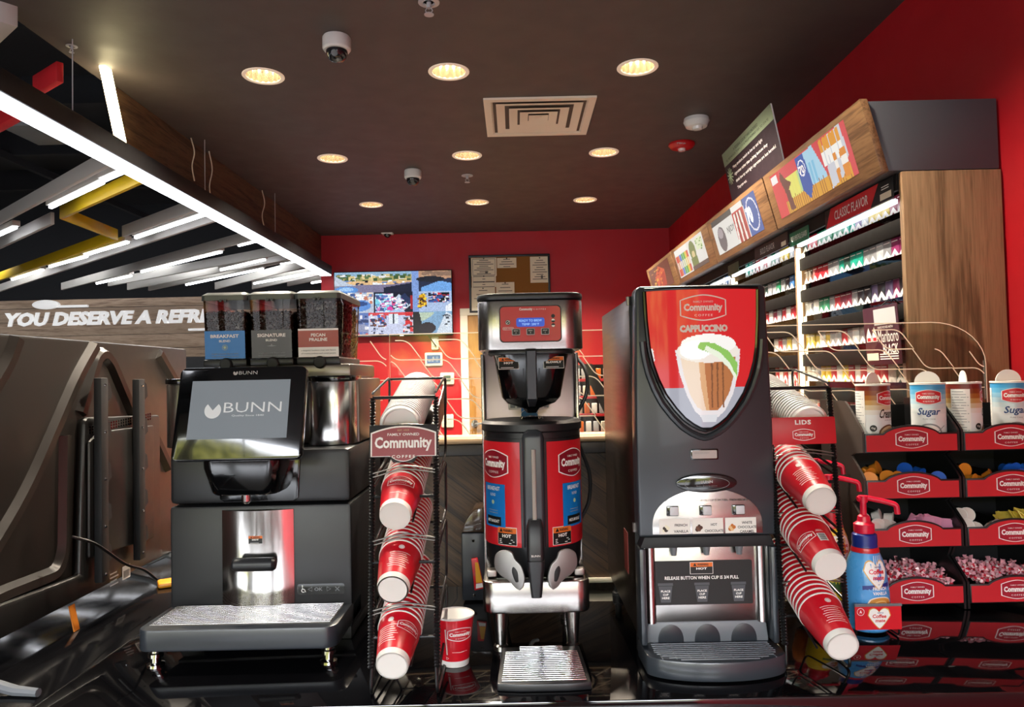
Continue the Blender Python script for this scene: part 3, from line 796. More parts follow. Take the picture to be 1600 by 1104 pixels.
ob('wall_bracket', MB().box(-.2, .2, .05, .07, -.2, .2, m_black), t)
ob('status_light', MB().box(.06, .1, -.004, -.001, -.326, -.32, glow('status_white', '#ffffff', 2)), t)

a, b = at(732, 399, YB - .02), at(861, 486, YB - .02)
cx, cz, w, h = (a.x + b.x) / 2, (a.z + b.z) / 2, b.x - a.x, a.z - b.z
t = thing('cork_board', 'brown cork notice board in a black frame on the red wall', 'notice board', (cx, YB - .02, cz))
mb = MB()
for x0, x1, z0, z1 in ((-w / 2, w / 2, h / 2 - .022, h / 2), (-w / 2, w / 2, -h / 2, -h / 2 + .022), (-w / 2, -w / 2 + .022, -h / 2 + .022, h / 2 - .022), (w / 2 - .022, w / 2, -h / 2 + .022, h / 2 - .022)):
    mb.box(x0, x1, -.012, .02, z0, z1, m_black, .003)
ob('frame', mb, t)
ob('cork_sheet', MB().box(-w / 2 + .02, w / 2 - .02, -.002, .015, -h / 2 + .02, h / 2 - .02, mat('cork', '#8a5a1e', .85, vary=.05, vscale=300, bump=.4)), t)
m_doc = mat('notice_paper', '#e8dcbf', .7)
m_docink = ink('notice_ink', '#5a5248')
m_pin = ink('notice_pin', '#1c1c1c')
for (x0, y0, x1, y1, n, border, lab) in ((736, 403, 776, 431, 8, 1, 'bordered certificate pinned at the top corner of the cork board nearest the monitor'),
        (737, 431.5, 775, 440, 1, 1, 'upper of two narrow paper strips pinned under the certificate'), (737, 440.5, 775, 448, 1, 1, 'lower of two narrow paper strips pinned under the certificate'),
        (736, 449, 774, 483, 5, 0, 'paper sheet at the bottom of the cork board under the narrow strips'), (776.5, 403, 807, 418, 4, 0, 'small notice pinned beside the certificate'),
        (775, 441, 804, 462, 4, 0, 'small notice pinned beside the narrow strips'), (828, 401, 859, 441, 9, 0, 'tall white notice pinned alone on the far side of the cork board')):
    a, b = at(x0, y0, YB - .024), at(x1, y1, YB - .024); w, h = b.x - a.x, a.z - b.z
    t = thing('pinned_notice', lab, 'paper', ((a.x + b.x) / 2, YB - .0235, (a.z + b.z) / 2), group='papers on the cork board')
    T = FRONT(0, 0, 0)
    mb = MB().prism(rrect(w, h, .002, 1), T, 0, .001, m_doc)
    if border: mb.line([(-w * .44, -h * .44), (w * .44, -h * .44), (w * .44, h * .44), (-w * .44, h * .44)], T, .006, m_docink, .0015, True)
    for k in range(n):
        z = h * (.36 - .72 * k / max(n - 1, 1)) if n > 1 else 0
        l = w * (.18 + .2 * ((k * 7) % 3) / 2) if n > 1 else w * .06
        mb.rect(-l, l, z - .004, z + .003, T, m_docink, .0015)
    if n > 5: mb.rect(w * .05, w * .15, -h * .34, -h * .22, T, m_docink, .0016)
    ob('sheet', mb, t)
    ob('pin', MB().ball((0, -.004, h * .45), .007, m_pin, 8), t)
# wall plates
def plate(name, x0, y0, x1, y1, lab, cat, extra):
    a, b = at(x0, y0, YB), at(x1, y1, YB); w, h = b.x - a.x, a.z - b.z
    t = thing(name, lab, cat, ((a.x + b.x) / 2, YB, (a.z + b.z) / 2))
    ob('plate', MB().prism(rrect(w, h, .012), FRONT(0, 0, 0), 0, .022, m_cream, .004), t)
    extra(t, w, h); return t
def e1(t, w, h):
    A = Art(24, 14, '#4f86cf').rect(.1, .2, .3, .5, '#dfeaf8').rect(.4, .5, .55, .8, '#dfeaf8').ell(.75, .65, .1, .15, '#a9c8ee').ell(.75, .3, .1, .15, '#a9c8ee').rect(.35, .2, .5, .35, '#dfeaf8')
    ob('screen', MB().pic(A.a, FRONT(0, 0, 0), -w * .38, w * .38, -h * .32, h * .32, printed('panel_screen', es=.7, base=.02), .0235), t)
plate('alarm_panel', 664, 551, 692, 571, 'small white alarm panel with blue screen on the red wall', 'control panel', e1)
def e2(t, w, h):
    ob('socket', MB().box(-.03, .03, -.03, -.021, -.03, .05, m_white, .004), t)
    ob('plug_cord', MB().tube(smooth_path([(-.1, -.03, .13), (-.05, -.04, .06), (-.01, -.04, 0), (.01, -.034, -.03)]), .006, m_kprint, 6), t)
plate('wall_outlet', 674, 526, 686, 546, 'cream wall outlet with a black plug under the monitor', 'outlet', e2)
def e3(t, w, h): ob('display', MB().prism(rrect(w * .5, h * .5, .004), FRONT(0, 0, 0), .0225, .026, mat('lcd_green', '#4f6353', .2)), t)
plate('thermostat', 688, 582, 710, 600, 'cream thermostat with dark display beside the door frame', 'thermostat', e3)
def e4(t, w, h):
    for s in (-1, 1): ob('socket', MB().prism(rrect(.03, .06, .008), FRONT(s * w * .2, 0, 0), .0225, .026, m_lgrey), t)
plate('wall_outlet', 690, 647, 709, 667, 'cream double wall outlet low beside the door frame', 'outlet', e4)
# ================================================================== BEAN-TO-CUP COFFEE MACHINE
ZW = .91                                                     # counter top
CM = Vector((-.645, 1.85, ZW))
t = thing('coffee_machine', 'big black bean-to-cup coffee machine with tilted touchscreen and three bean hoppers', 'coffee machine', CM)
ob('lower_body', MB().box(-.2275, .2275, 0, .42, .035, .3425, m_black, .008), t)
ob('upper_body', MB().box(-.2275, .2275, -.002, .42, .3465, .482, m_black, .014), t)
ob('rear_housing', MB().box(-.2, .2275, .12, .43, .483, .655, m_steel_dark, .006).box(-.14, .21, .1, .43, .656, .694, m_steel_dark, .006), t)
m_colsteel = mat('bright_column_steel', '#dcdad7', .2, 1.0, vary=0)
for sx, x0, x1 in ((-1, -.272, -.1), (1, .1, .222)):
    mb = MB().prism(rrect(x1 - x0, .16, .05, 6), FR(((x0 + x1) / 2, .125, .484), (1, 0, 0), (0, 1, 0)), 0, .164, m_colsteel, .002)
    sh = ob('side_column', mb, t)
    ob('column_cap', MB().prism(rrect(x1 - x0 + .006, .166, .052, 6), FR(((x0 + x1) / 2, .125, .649), (1, 0, 0), (0, 1, 0)), 0, .014, m_gloss, .003), sh)
# tilted screen
th = math.atan2(.06, .212)
ST = FR((0, -.13, .58), (1, 0, 0), (0, math.sin(th), math.cos(th)))
sc = ob('touchscreen', MB().prism(rrect(.30, .222, .014, 5), ST, -.022, 0, m_gloss, .003), t)
m_disp = mat('screen_display', '#575b60', .12, coat=.6, emit='#8f989f', es=.45, vary=.02)
m_logo = mat('screen_logo', '#c3c7ca', .2, emit='#c8cdd0', es=.38, vary=0)
mb = MB().rect(-.118, .114, -.062, .078, ST, m_disp, .0008)
ob('display', mb, sc)
mb = MB()
def roundel(mb, cx, cy, r, T, m, w=.0016):
    pts = [(cx, cy)] + [(cx + r * math.cos(a), cy + r * math.sin(a)) for a in np.linspace(R(130), R(410), 28)]
    mb.flat([pts[0]] + pts[1:], T, m, w)
roundel(mb, -.063, .006, .0195, ST, m_logo); mb.text('BUNN', .03, .012, m_logo, ST, w=.135, h=.024, lift=.0016, bold=-.005)
mb.text('Quality Since 1840', .02, -.008, m_logo, ST, w=.075, h=.0055, lift=.0016)
ob('display_logo', mb, sc)
mb = MB(); roundel(mb, -.018, .096, .0055, ST, m_lgrey); mb.text('BUNN', .012, .096, m_lgrey, ST, w=.044, h=.0085, lift=.0016)
ob('bezel_logo', mb, sc)
# nozzle head
def rr3(w, d, z, y, r=.03): return [(p[0], y + p[1], z) for p in rrect(w, d, r, 4)]
nz = ob('nozzle_head', MB().loft([rr3(.186, .16, .478, -.06), rr3(.182, .16, .45, -.06), rr3(.156, .14, .392, -.055), rr3(.148, .13, .386, -.055)], m_gloss), t)
ob('spout', MB().lathe([(0, .386), (.011, .386), (.011, .366), (.006, .36), (0, .36)], m_chrome, 14, Matrix.Translation((-.005, -.08, 0))), nz)
ob('nozzle_surround', MB().prism([(-.105, .48), (.105, .48), (.098, .36), (.085, .352), (-.085, .352), (-.098, .36)], FRONT(0, -.002, 0), 0, .006, m_gloss, .002), t)
mb = MB(); us = np.linspace(-.0895, .0895, 17)
vs, fs = [], []
for i, u in enumerate(us):
    y = -.003 - .022 * (1 - (u / .0895) ** 2) ; vs += [(u - .005, y, .1), (u - .005, y, .332)]
    if i: fs.append((2 * i - 2, 2 * i, 2 * i + 1, 2 * i - 1))
m_mirror = mat('polished_steel', '#d9d7d4', .13, 1.0, vary=.03, vscale=5, aniso=(30, 1, 1))
mb.add(vs, fs, m_mirror); mb.box(-.0945, .0845, -.003, -.0005, .1, .332, m_mirror)
ob('steel_splash_plate', mb, t)
def warn(mb, T, w, h, big, lines, lift=.0006, border=True, head=.32):
    """an orange-headed black warning sticker"""
    if border: mb.rect(-w / 2 * 1.04, w / 2 * 1.04, -h / 2 * 1.06, h / 2 * 1.06, T, m_wprint, lift * .5, 6)
    mb.rect(-w / 2, w / 2, -h / 2, h / 2, T, m_kprint, lift, 6); mb.rect(-w / 2, w / 2, h / 2 - h * head, h / 2, T, m_orange, lift * 1.3, 6)
    c = h / 2 - h * head / 2; q = h * head * .4
    mb.flat([(-w * .3 - q, c - q * .8), (-w * .3 + q, c - q * .8), (-w * .3, c + q)], T, m_kprint, lift * 1.8)
    mb.text('WARNING', w * .06, c, m_kprint, T, w=w * .5, h=h * head * .55, bold=.03, lift=lift * 1.8)
    if big: mb.text(big, 0, h / 2 - h * head - h * .16, m_wprint, T, w=w * min(.8, .16 * len(big)), h=h * .2, bold=.04, lift=lift * 1.8)
    for k in range(lines): mb.rect(-w * .4, w * (.25 + .15 * ((k * 5) % 3) / 2), -h / 2 + h * (.08 + .1 * k), -h / 2 + h * (.12 + .1 * k), T, m_wprint, lift * 1.8)
mb = MB(); warn(mb, FRONT(-.003, -.0262, .262), .034, .019, 'HOT', 1); ob('warning_sticker', mb, t)
mb = MB().tube([(-.052, -.034, 0), (-.046, -.034, 0), (.046, -.034, 0), (.052, -.034, 0)], [.012, .0165, .0165, .012], m_black, 16, T=Matrix.Translation((0, -.012, .207)))
mb.box(-.03, .03, -.045, -.02, .198, .216, m_black, .004)
ob('grip_handle', mb, t)
mb = MB(); T = FRONT(.15, -.0006, .132); mb.prism(rrect(.118, .026, .006), T, -.0004, .0008, m_gloss)
mb.text('OK', -.006, 0, m_gprint, T, w=.02, h=.008, lift=.0014)
for s, x in ((-1, -.026), (1, .019)): mb.line([(x - s * .004, .005), (x - s * .004, -.005), (x + s * .006, 0)], T, .0011, m_gprint, .0014, True)
mb.line([(.036, -.005), (.046, .005)], T, .0012, m_gprint, .0014); mb.line([(.036, .005), (.046, -.005)], T, .0012, m_gprint, .0014)
mb.line([(p[0] - .044, p[1] - .003) for p in circ(.0042, 14)][3:-1], T, .0014, m_wprint, .0014); mb.flat(circ(.0017, 10, -.046, .0085), T, m_wprint, .0014)
mb.line([(-.046, .006), (-.046, 0), (-.041, 0), (-.038, -.007)], T, .0016, m_wprint, .0014)
ob('button_panel', mb, t)
tr = ob('drip_tray', MB().prism(rrect(.455, .30, .03, 5), FR((0, -.022, .045), (1, 0, 0), (0, 1, 0)), 0, .05, m_char, .005), t)
mb = MB().box(-.21, .21, -.145, .085, .094, .0955, m_steel_dark)
for k in range(22): mb.box(-.208 + .0015 * k * 0, .208, -.143 + k * .0104, -.1375 + k * .0104, .0955, .0985, m_white if False else m_steel, .0012)
ob('steel_grate', mb, tr)
for x in (-.2, .2):
    for y in (-.13, .36):
        ob('foot', MB().lathe([(0, 0), (.02, 0), (.02, .006), (.012, .01), (.012, .02), (.017, .022), (.017, .03), (.012, .032), (.012, .046), (0, .046)], m_chrome, 18, Matrix.Translation((x, y, 0))), t)
for x in (-.19, .19): ob('bottom_rail', MB().box(x - .03, x + .03, .02, .4, .0, .034, m_matte, .003), t)
# hoppers with beans
m_bean = mat('roasted_coffee_bean', '#2c1a10', .35, vary=.1, vscale=200)
m_lblue, m_lgr, m_lrust = mat('label_blue', '#0f79c9', .4), mat('label_grey', '#4b4c50', .4), mat('label_rust', '#a33a22', .4)
def hopper(x, name_lines, base, kind):
    hp = ob('bean_hopper', MB().box(x - .058, x + .058, .094, .34, .694, .712, m_black, .004), t)
    ob('hopper_knob', MB().lathe([(0, 0), (.015, 0), (.0165, .004), (.0165, .008), (.013, .011), (0, .011)], m_matte, 20, Matrix.Translation((x + .004, .098, .699)) @ Matrix.Rotation(PI / 2, 4, 'X')), hp)
    w0, w1 = .054, .0595
    ring = lambda w, ya, yb, z, r: [(x + p[0], (ya + yb) / 2 + p[1], z) for p in rrect(2 * w, yb - ya, r, 4)]
    zt = .868
    mb = MB().loft([ring(w0, .1, .33, .7125, .01), ring(w1, .092, .345, zt, .012)], m_hopper, cap=False)
    ob('clear_bin', mb, hp)
    mb = MB().loft([ring(w1 + .003, .088, .349, zt, .014), ring(w1 + .003, .088, .349, zt + .014, .014), ring(w1 - .006, .1, .34, zt + .022, .014)], mat('hopper_lid', '#3c403f', .3) if 'hopper_lid' not in bpy.data.materials else bpy.data.materials['hopper_lid'])
    for q in (-.006, .006): mb.lathe([(0, 0), (.004, 0), (.004, .004), (0, .004)], m_black, 10, Matrix.Translation((x + q, .086, zt - .001)) @ Matrix.Rotation(PI / 2, 4, 'X'))
    ob('lid', mb, hp)
    tilt = math.atan2(-.008, .156)
    T = FR((x, .0985 , .7135), (1, 0, 0), (0, math.sin(tilt), math.cos(tilt)))
    mb = MB(); mb.rect(-.0535, .0535, 0, .074, T, base, .0006)
    n = len(name_lines)
    if kind == 'rust':
        mb.rect(-.0535, .0535, 0, .026, T, m_wprint, .0009); mb.rect(-.0535, .0535, .070, .075, T, m_wprint, .0009)
        mb.text('PECAN', 0, .058, m_wprint, T, w=.038, h=.0085, bold=.03, lift=.0014); mb.text('PRALINE', 0, .046, m_wprint, T, w=.048, h=.0085, bold=.03, lift=.0014)
        for k in range(2): mb.text('a delightful Southern treat with flavors' if k == 0 else 'of creamy pralines and sweet pecans', 0, .017 - k * .008, m_kprint, T, w=.092, h=.005, lift=.0014)
    else:
        mb.text(name_lines[0], 0, .06, m_wprint, T, w=.075, h=.009, bold=.03, lift=.0014); mb.text('BLEND', 0, .047, m_wprint, T, w=.03, h=.006, bold=.02, lift=.0014)
        if kind == 'blue':
            g = ink('sun_print', '#b9c9a0') if 'sun_print' not in bpy.data.materials else bpy.data.materials['sun_print']
            mb.flat(circ(.0035, 12, 0, .03), T, g, .0014)
            for k in range(16): a = 2 * PI * k / 16; mb.line([(.005 * math.cos(a), .03 + .005 * math.sin(a)), (.008 * math.cos(a), .03 + .008 * math.sin(a))], T, .001, g, .0014)
        else: mb.flat([(-.014, .032), (0, .0335), (.014, .032), (0, .030)], T, m_gprint, .0014); mb.flat(circ(.002, 8, 0, .035), T, m_gprint, .0014)
        mb.text('bright smooth flavor with', 0, .013, m_gprint, T, w=.07, h=.005, lift=.0014); mb.text('hints of honey and caramel', 0, .006, m_gprint, T, w=.07, h=.005, lift=.0014)
    lb = ob('label', mb, hp); lb['label'] = {'blue': 'blue label', 'grey': 'dark grey label', 'rust': 'rust and white label'}[kind]
    # beans: an uncounted heap seen through the clear plastic
    rng = random.Random(int(x * 1000)); B = MB()
    fill = {'blue': .838, 'grey': .836, 'rust': .858}[kind]
    core = lambda w, ya, yb, z: [(x + p[0], (ya + yb) / 2 + p[1], z) for p in rrect(2 * w, yb - ya, .008, 2)]
    B.loft([core(w0 - .004, .106, .322, .716), core(w1 - .008, .101, .334, fill - .006)], m_bean)
    pv = [(1, 0, 0), (.5, .62, 0), (-.5, .62, 0), (-1, 0, 0), (-.5, -.62, 0), (.5, -.62, 0), (0, 0, .42), (0, 0, -.42)]
    pf = [(k, (k + 1) % 6, 6) for k in range(6)] + [((k + 1) % 6, k, 7) for k in range(6)]
    def bean(p):
        M = Matrix.Translation(p) @ Matrix.Rotation(rng.uniform(0, 6.3), 4, 'Z') @ Matrix.Rotation(rng.uniform(-1, 1), 4, 'X') @ Matrix.Rotation(rng.uniform(0, 3), 4, 'Y') @ Matrix.Scale(.0056, 4)
        B.add(pv, pf, m_bean, M)
    for k in range(330):
        z = rng.uniform(.78, fill); f = (z - .7125) / (zt - .7125); w = w0 + (w1 - w0) * f - .0055
        bean((x + rng.uniform(-w, w), .1055 - .008 * f, z))
    for k in range(200):
        bean((x + rng.uniform(-.05, .05), rng.uniform(.11, .32), fill + rng.uniform(-.005, .003)))
    for k in range(330):
        z = rng.uniform(.72, fill); f = (z - .7125) / (zt - .7125); w = w0 + (w1 - w0) * f - .0055
        bean((x + w, rng.uniform(.11, .32), z))
    return ob('coffee_beans', B, loc=CM, label='dark roasted beans filling the hopper with the %s label' % {'blue': 'blue BREAKFAST BLEND', 'grey': 'grey SIGNATURE BLEND', 'rust': 'rust PECAN PRALINE'}[kind], cat='coffee beans', kind='stuff')
hopper(-.122, ['BREAKFAST'], m_lblue, 'blue'); hopper(.002, ['SIGNATURE'], m_lgr, 'grey'); hopper(.126, ['PECAN'], m_lrust, 'rust')

# ================================================================== BREWER
BR = Vector((.0385, 1.715, ZW))
t = thing('coffee_brewer', 'tall steel filter coffee brewer with red control panel and black funnel', 'coffee brewer', BR)
hd = ob('brew_head', MB().prism(rrect(.249, .26, .045, 8), FR((0, .13, .712), (1, 0, 0), (0, 1, 0)), 0, .116, m_steel, .003), t)
ob('head_lid', MB().prism(rrect(.252, .264, .047, 8), FR((0, .13, .829), (1, 0, 0), (0, 1, 0)), 0, .016, m_black, .005), t)
T = FRONT(0, -.0012, .772)
cp = ob('control_panel', MB().prism(rrect(.145, .086, .01, 5), T, -.0005, .001, m_kprint).prism(rrect(.14, .081, .009, 5), T, .001, .0016, m_red), t)
m_lcd = mat('lcd_blue', '#0c2a86', .2, emit='#1a49c4', es=.6, vary=0)
m_lcdt = glow('lcd_text', '#9fd0ff', 1.0)
mb = MB().prism(rrect(.066, .021, .005), T, .0016, .0022, m_lcd)
ob('lcd', MB().prism(rrect(.066, .021, .005), FRONT(0, -.0012, .7755), .0016, .0022, m_lcd), cp)
T2 = FRONT(0, -.0012, .7755); mb = MB(); mb.text('READY TO BREW', 0, .004, m_lcdt, T2, w=.053, h=.0055, lift=.003); mb.text('TEMP: 200°F', 0, -.0045, m_lcdt, T2, w=.04, h=.0055, lift=.003); ob('lcd_text', mb, cp)
mb = MB(); mb.text('Community', -.010, .0335, m_wprint, T, w=.031, h=.0075, bold=.03, lift=.0022); mb.text('COFFEE', .022, .0335, m_wprint, T, w=.029, h=.0032, sp=1.5, lift=.0022)
mb.text('BREW MODE', -.052, -.0105, m_wprint, T, w=.022, h=.003, lift=.0022); mb.line(rrect(.026, .006, .003, 3, -.052, -.0105), T, .0006, m_wprint, .0022, True)
for k in range(3): mb.rect(-.043 + k * .034, -.025 + k * .034, -.0285, -.0272, T, m_maroon, .0022)
ob('panel_lettering', mb, cp)
for k in range(3):
    x = -.034 + k * .034; b = ob('brew_button', MB().prism(rrect(.0195, .0155, .002), FRONT(x, -.0012, .7535), .0016, .0034, m_lgrey, .0006).prism(rrect(.0165, .0125, .002), FRONT(x, -.0012, .7535), .0034, .004, m_kprint), cp)
    mb = MB(); Tb = FRONT(x, -.0012, .7535); mb.text('BREW', 0, .0025, m_wprint, Tb, w=.01, h=.0026, lift=.0048); mb.text('ABC'[k], 0, -.0025, m_wprint, Tb, h=.003, lift=.0048); ob('button_lettering', mb, b) if False else ob('lettering', mb, b)
for x, z, r in ((-.0525, .776, .006), (.053, .789, .0045), (.053, .7785, .0045), (.053, .7675, .0045)):
    mb = MB().prism(circ(r, 18), FRONT(x, -.0012, z), .0016, .0024, m_kprint)
    if x > 0 and z < .785: mb.flat([(r * .9 * math.cos(a), r * .9 * math.sin(a)) for a in np.linspace(0 if z > .77 else PI, PI if z > .77 else 2 * PI, 12)], FRONT(x, -.0012, z), m_wprint, .0028)
    if x < 0: mb.line([(-.004, -.004), (.004, .004)], FRONT(x, -.0012, z), .001, m_wprint, .0028); mb.line(circ(.0045, 16), FRONT(x, -.0012, z), .0008, m_wprint, .0028, True)
    ob('panel_icon', mb, cp)
m_blush = mat('satin_steel_plate', '#8f8185', .32, 1.0, vary=.02, vscale=5, aniso=(40, 1, 1))
ob('back_column', MB().prism(rrect(.25, .10, .008), FR((0, .31, .14), (1, 0, 0), (0, 1, 0)), 0, .575, m_blush, .002), t)
for s in (-1, 1): ob('column_edge', MB().box(s * .1245 - .004, s * .1245 + .004, .225, .262, .14, .71, m_steel, .002), t)
# funnel
def ring(hw, y0, y1, z, r): return [(p[0], (y0 + y1) / 2 + p[1], z) for p in rrect(2 * hw, y1 - y0, r, 5)]
fn = ob('brew_funnel', MB().loft([ring(.094, .012, .2, .709, .05), ring(.088, .014, .2, .69, .05), ring(.072, .035, .18, .60, .05), ring(.06, .05, .165, .585, .045), ring(.02, .085, .13, .571, .018), ring(.012, .09, .12, .56, .01)], m_gloss), t)
ob('funnel_rim', MB().prism(rrect(.205, .21, .05, 6), FR((0, .11, .7015), (1, 0, 0), (0, 1, 0)), 0, .010, m_black, .003), fn)
ob('funnel_handle', MB().loft([[(x, y, z) for x, y in ((-w, a), (-w * .8, a - .004), (w * .8, a - .004), (w, a), (w, b), (-w, b))] for z, w, a, b in ((.708, .0125, -.012, .03), (.62, .0125, .0, .05), (.597, .013, .002, .06), (.578, .008, .03, .08))], m_char), fn)
for s, big in ((-1, 'HOT'), (1, 'SLOWLY')):
    sl = math.atan2(.021, .09); mb = MB()
    warn(mb, FR((s * .053, .0145, .681), (1, -s * .06, 0), (0, math.sin(sl), math.cos(sl))), .046, .027, big, 1, .0012); o = ob('warning_sticker', mb, fn); o['label'] = 'orange and black warning sticker'
for k in range(-3, 4):
    if k: ob('funnel_rib', MB().tube([(k * .019, .018 + .0012 * k * k, .668), (k * .0165, .034 + .001 * k * k, .61)], .0014, m_gloss, 6), fn)
mb = MB(); Tn = FRONT(-.003, .2575, .562); mb.rect(-.055, .05, -.0, .026, Tn, m_paper, .001); 
for k in range(6): mb.rect(-.05 + k * .018, -.05 + k * .018 + .013, .004, .018, Tn, m_gprint, .0016)
mb.rect(-.021, .023, -.022, .008, Tn, m_blue, .0022); mb.line([(.0225 * math.cos(a), -.016 + .016 * math.sin(a)) for a in np.linspace(.2, PI - .2, 14)], Tn, .0012, m_wprint, .003)
ob('rating_label', mb, t)
# stand, legs
st = ob('stand_box', MB().prism(rrect(.249, .34, .03, 6), FR((0, .17, .102), (1, 0, 0), (0, 1, 0)), 0, .074, m_steel, .006), t)
ob('stand_top', MB().prism(rrect(.225, .30, .025, 6), FR((0, .175, .1762), (1, 0, 0), (0, 1, 0)), 0, .003, m_gloss), t)
for x in (-.086, .086):
    for y in (.06, .28):
        lg = ob('leg', MB().lathe([(0, .001), (.017, .001), (.017, .012), (.0125, .016), (.019, .101), (0, .101)], m_steel, 20, Matrix.Translation((x, y, 0))), t)
for s in (-1, 1): ob('stand_bracket', MB().box(s * .103 - .012, s * .103 + .012, .03, .06, .1795, .196, m_steel_dark, .003), t)
mb = MB().tube(smooth_path([(.128, .28, .7), (.15, .24, .66), (.147, .22, .6), (.122, .24, .54), (.13, .3, .47), (.16, .32, .38), (.155, .3, .31), (.132, .3, .26)], 8), .005, m_black, 8)
ob('power_cord', mb, t)
ob('drain_hose', MB().tube(smooth_path([(-.02, .2, .1), (-.022, .21, .075), (-.012, .22, .05), (.004, .23, .045)]), .006, m_lgrey, 8), t)
# thermal server standing on the brewer's stand
SV = BR + Vector((0, .145, .1795))
s = thing('coffee_server', 'red wrapped thermal coffee server with black sight gauge standing on the brewer', 'coffee server', SV)
RS = .1215
ob('body', MB().lathe([(0, 0), (.108, 0), (.113, .01), (RS - .002, .07), (RS - .001, .075), (RS - .001, .322), (0, .322)], m_black, 48), s)
ob('lid', MB().lathe([(0, .3225), (RS - .002, .3225), (RS - .002, .336), (RS + .004, .340), (RS + .004, .356), (RS - .004, .363), (0, .364)], m_black, 48).lathe([(0, .364), (.03, .364), (.026, .370), (0, .372)], m_gloss, 20), s)
m_wrap = mat('red_wrap', '#d3202b', .33, coat=.25)
T = CYL(0, 0, RS - .001)
mb = MB()
for a0, a1 in ((R(-150), R(-15)), (R(15), R(150))): mb.rect(a0 * RS, a1 * RS, .068, .315, T, m_wrap, .0012, 24)
ob('printed_wrap', mb, s)
for sg in (-1, 1):
    g = R(52) * sg
    mb = MB(); badge(mb, CYL(0, 0, RS, g, .262), .094, m_maroon, lift=.0008, ratio=.70)
    ob('badge', mb, s)
    T = CYL(0, 0, RS, g + sg * R(1), .162); mb = MB()
    mb.rect(-.04, .04, -.052, .052, T, m_lblue, .0010, 10)
    mb.text('BREAKFAST', 0, .041, m_wprint, T, w=.05, h=.010, bold=.02, lift=.0016); mb.text('BLEND', 0, .026, m_wprint, T, w=.02, h=.0065, lift=.0016)
    mb.flat(circ(.005, 14, 0, .008), T, bpy.data.materials['sun_print'], .0016)
    for q in range(2): mb.rect(-.018, .018, -.012 - q * .006, -.0105 - q * .006, T, m_gprint, .0016, 4)
    mb.rect(-.027, .027, -.047, -.026, T, m_kprint, .0014, 6); mb.text('MEDIUM ROAST', 0, -.0365, m_wprint, T, w=.044, h=.0075, bold=.02, lift=.0022)
    o = ob('blend_label', mb, s); o['label'] = 'blue blend label'
    mb = MB(); warn(mb, CYL(0, 0, RS, R(33) * sg, .0925), .052, .040, 'HOT', 3, .0009); o = ob('warning_sticker', mb, s); o['label'] = 'orange and black warning sticker'
def ring2(hw, y0, y1, z, r): return [(p[0], (y0 + y1) / 2 + p[1], z) for p in rrect(2 * hw, y1 - y0, r, 4)]
ob('sight_gauge', MB().loft([ring2(.026, -.135, -.1, .072, .008), ring2(.026, -.139, -.1, .09, .01), ring2(.026, -.139, -.1, .325, .01), ring2(.022, -.136, -.1, .338, .01), ring2(.012, -.128, -.1, .345, .006)], m_char), s)
ob('gauge_tube', MB().tube([(.0, -.141, .13), (.0, -.141, .30)], .0055, mat('gauge_glass', '#a9a19a', .15, coat=.6), 10), s)
fc = ob('faucet', MB().loft([ring2(.018, -.165, -.12, .03, .008), ring2(.02, -.166, -.12, .06, .01), ring2(.02, -.162, -.12, .12, .01), ring2(.015, -.15, -.12, .138, .008)], m_black).loft([ring2(.02, -.172, -.13, .048, .009), ring2(.019, -.172, -.13, .03, .009), ring2(.013, -.165, -.14, -.028, .007), ring2(.012, -.164, -.141, -.036, .007)], m_black), s)
mb = MB(); mb.text('BUNN', 0, .06, m_wprint, FRONT(0, -.1665, 0), w=.02, h=.0045, lift=.001); ob('lettering', mb, fc)
m_guard = mat('grey_metal_guard', '#8f8d8b', .45, .7)
for sg in (-1, 1):
    T = FR((sg * .063, -.136, -.003), (sg * .8, .6 * 1.0, 0), (0, 0, 1)) if False else FR((sg * .026, -.158, 0), (sg * .955, .29, 0), (0, 0, 1))
    out = smooth_path([(.004, -.012, 0), (.0, .01, 0), (.008, .036, 0), (.022, .05, 0), (.03, .066, 0), (.052, .07, 0), (.07, .058, 0), (.072, .03, 0), (.058, .012, 0), (.04, .002, 0), (.024, -.014, 0), (.012, -.02, 0)], 4)
    pts = [(p.x, p.y) for p in out]
    mb = MB().prism(pts if sg > 0 else pts, T, -.004, .004, m_guard, .0025)
    gd = ob('faucet_guard', mb, s)
    ob('guard_slot', MB().prism([(p.x, p.y) for p in smooth_path([(.014, .0, 0), (.016, .022, 0), (.026, .034, 0), (.03, .022, 0), (.022, .0, 0), (.014, .0, 0)], 4)[:-1]], T, -.0048, .0048, m_matte, .001), gd)
# loose drip tray in front of the brewer
p = Vector((BR.x + .008, 1.645, ZW))
t = thing('drip_tray', 'small black drip tray with steel grate on the counter under the brewer', 'drip tray', p)
ob('tray', MB().prism([(-.098, -.105), (-.05, -.112), (.05, -.112), (.098, -.105), (.09, .1), (-.09, .1)], FR((0, 0, .001), (1, 0, 0), (0, 1, 0)), 0, .017, m_black, .004), t)
mb = MB()
for k in range(19):
    y = -.1 + k * .0105; w = .088 - .0004 * k if k < 16 else .05
    mb.box(-w, w, y, y + .006, .0185, .0215, m_mirror, .0012)
mb.box(-.003, .003, -.1, .09, .0182, .0186, m_steel)
ob('steel_grate', mb, t)
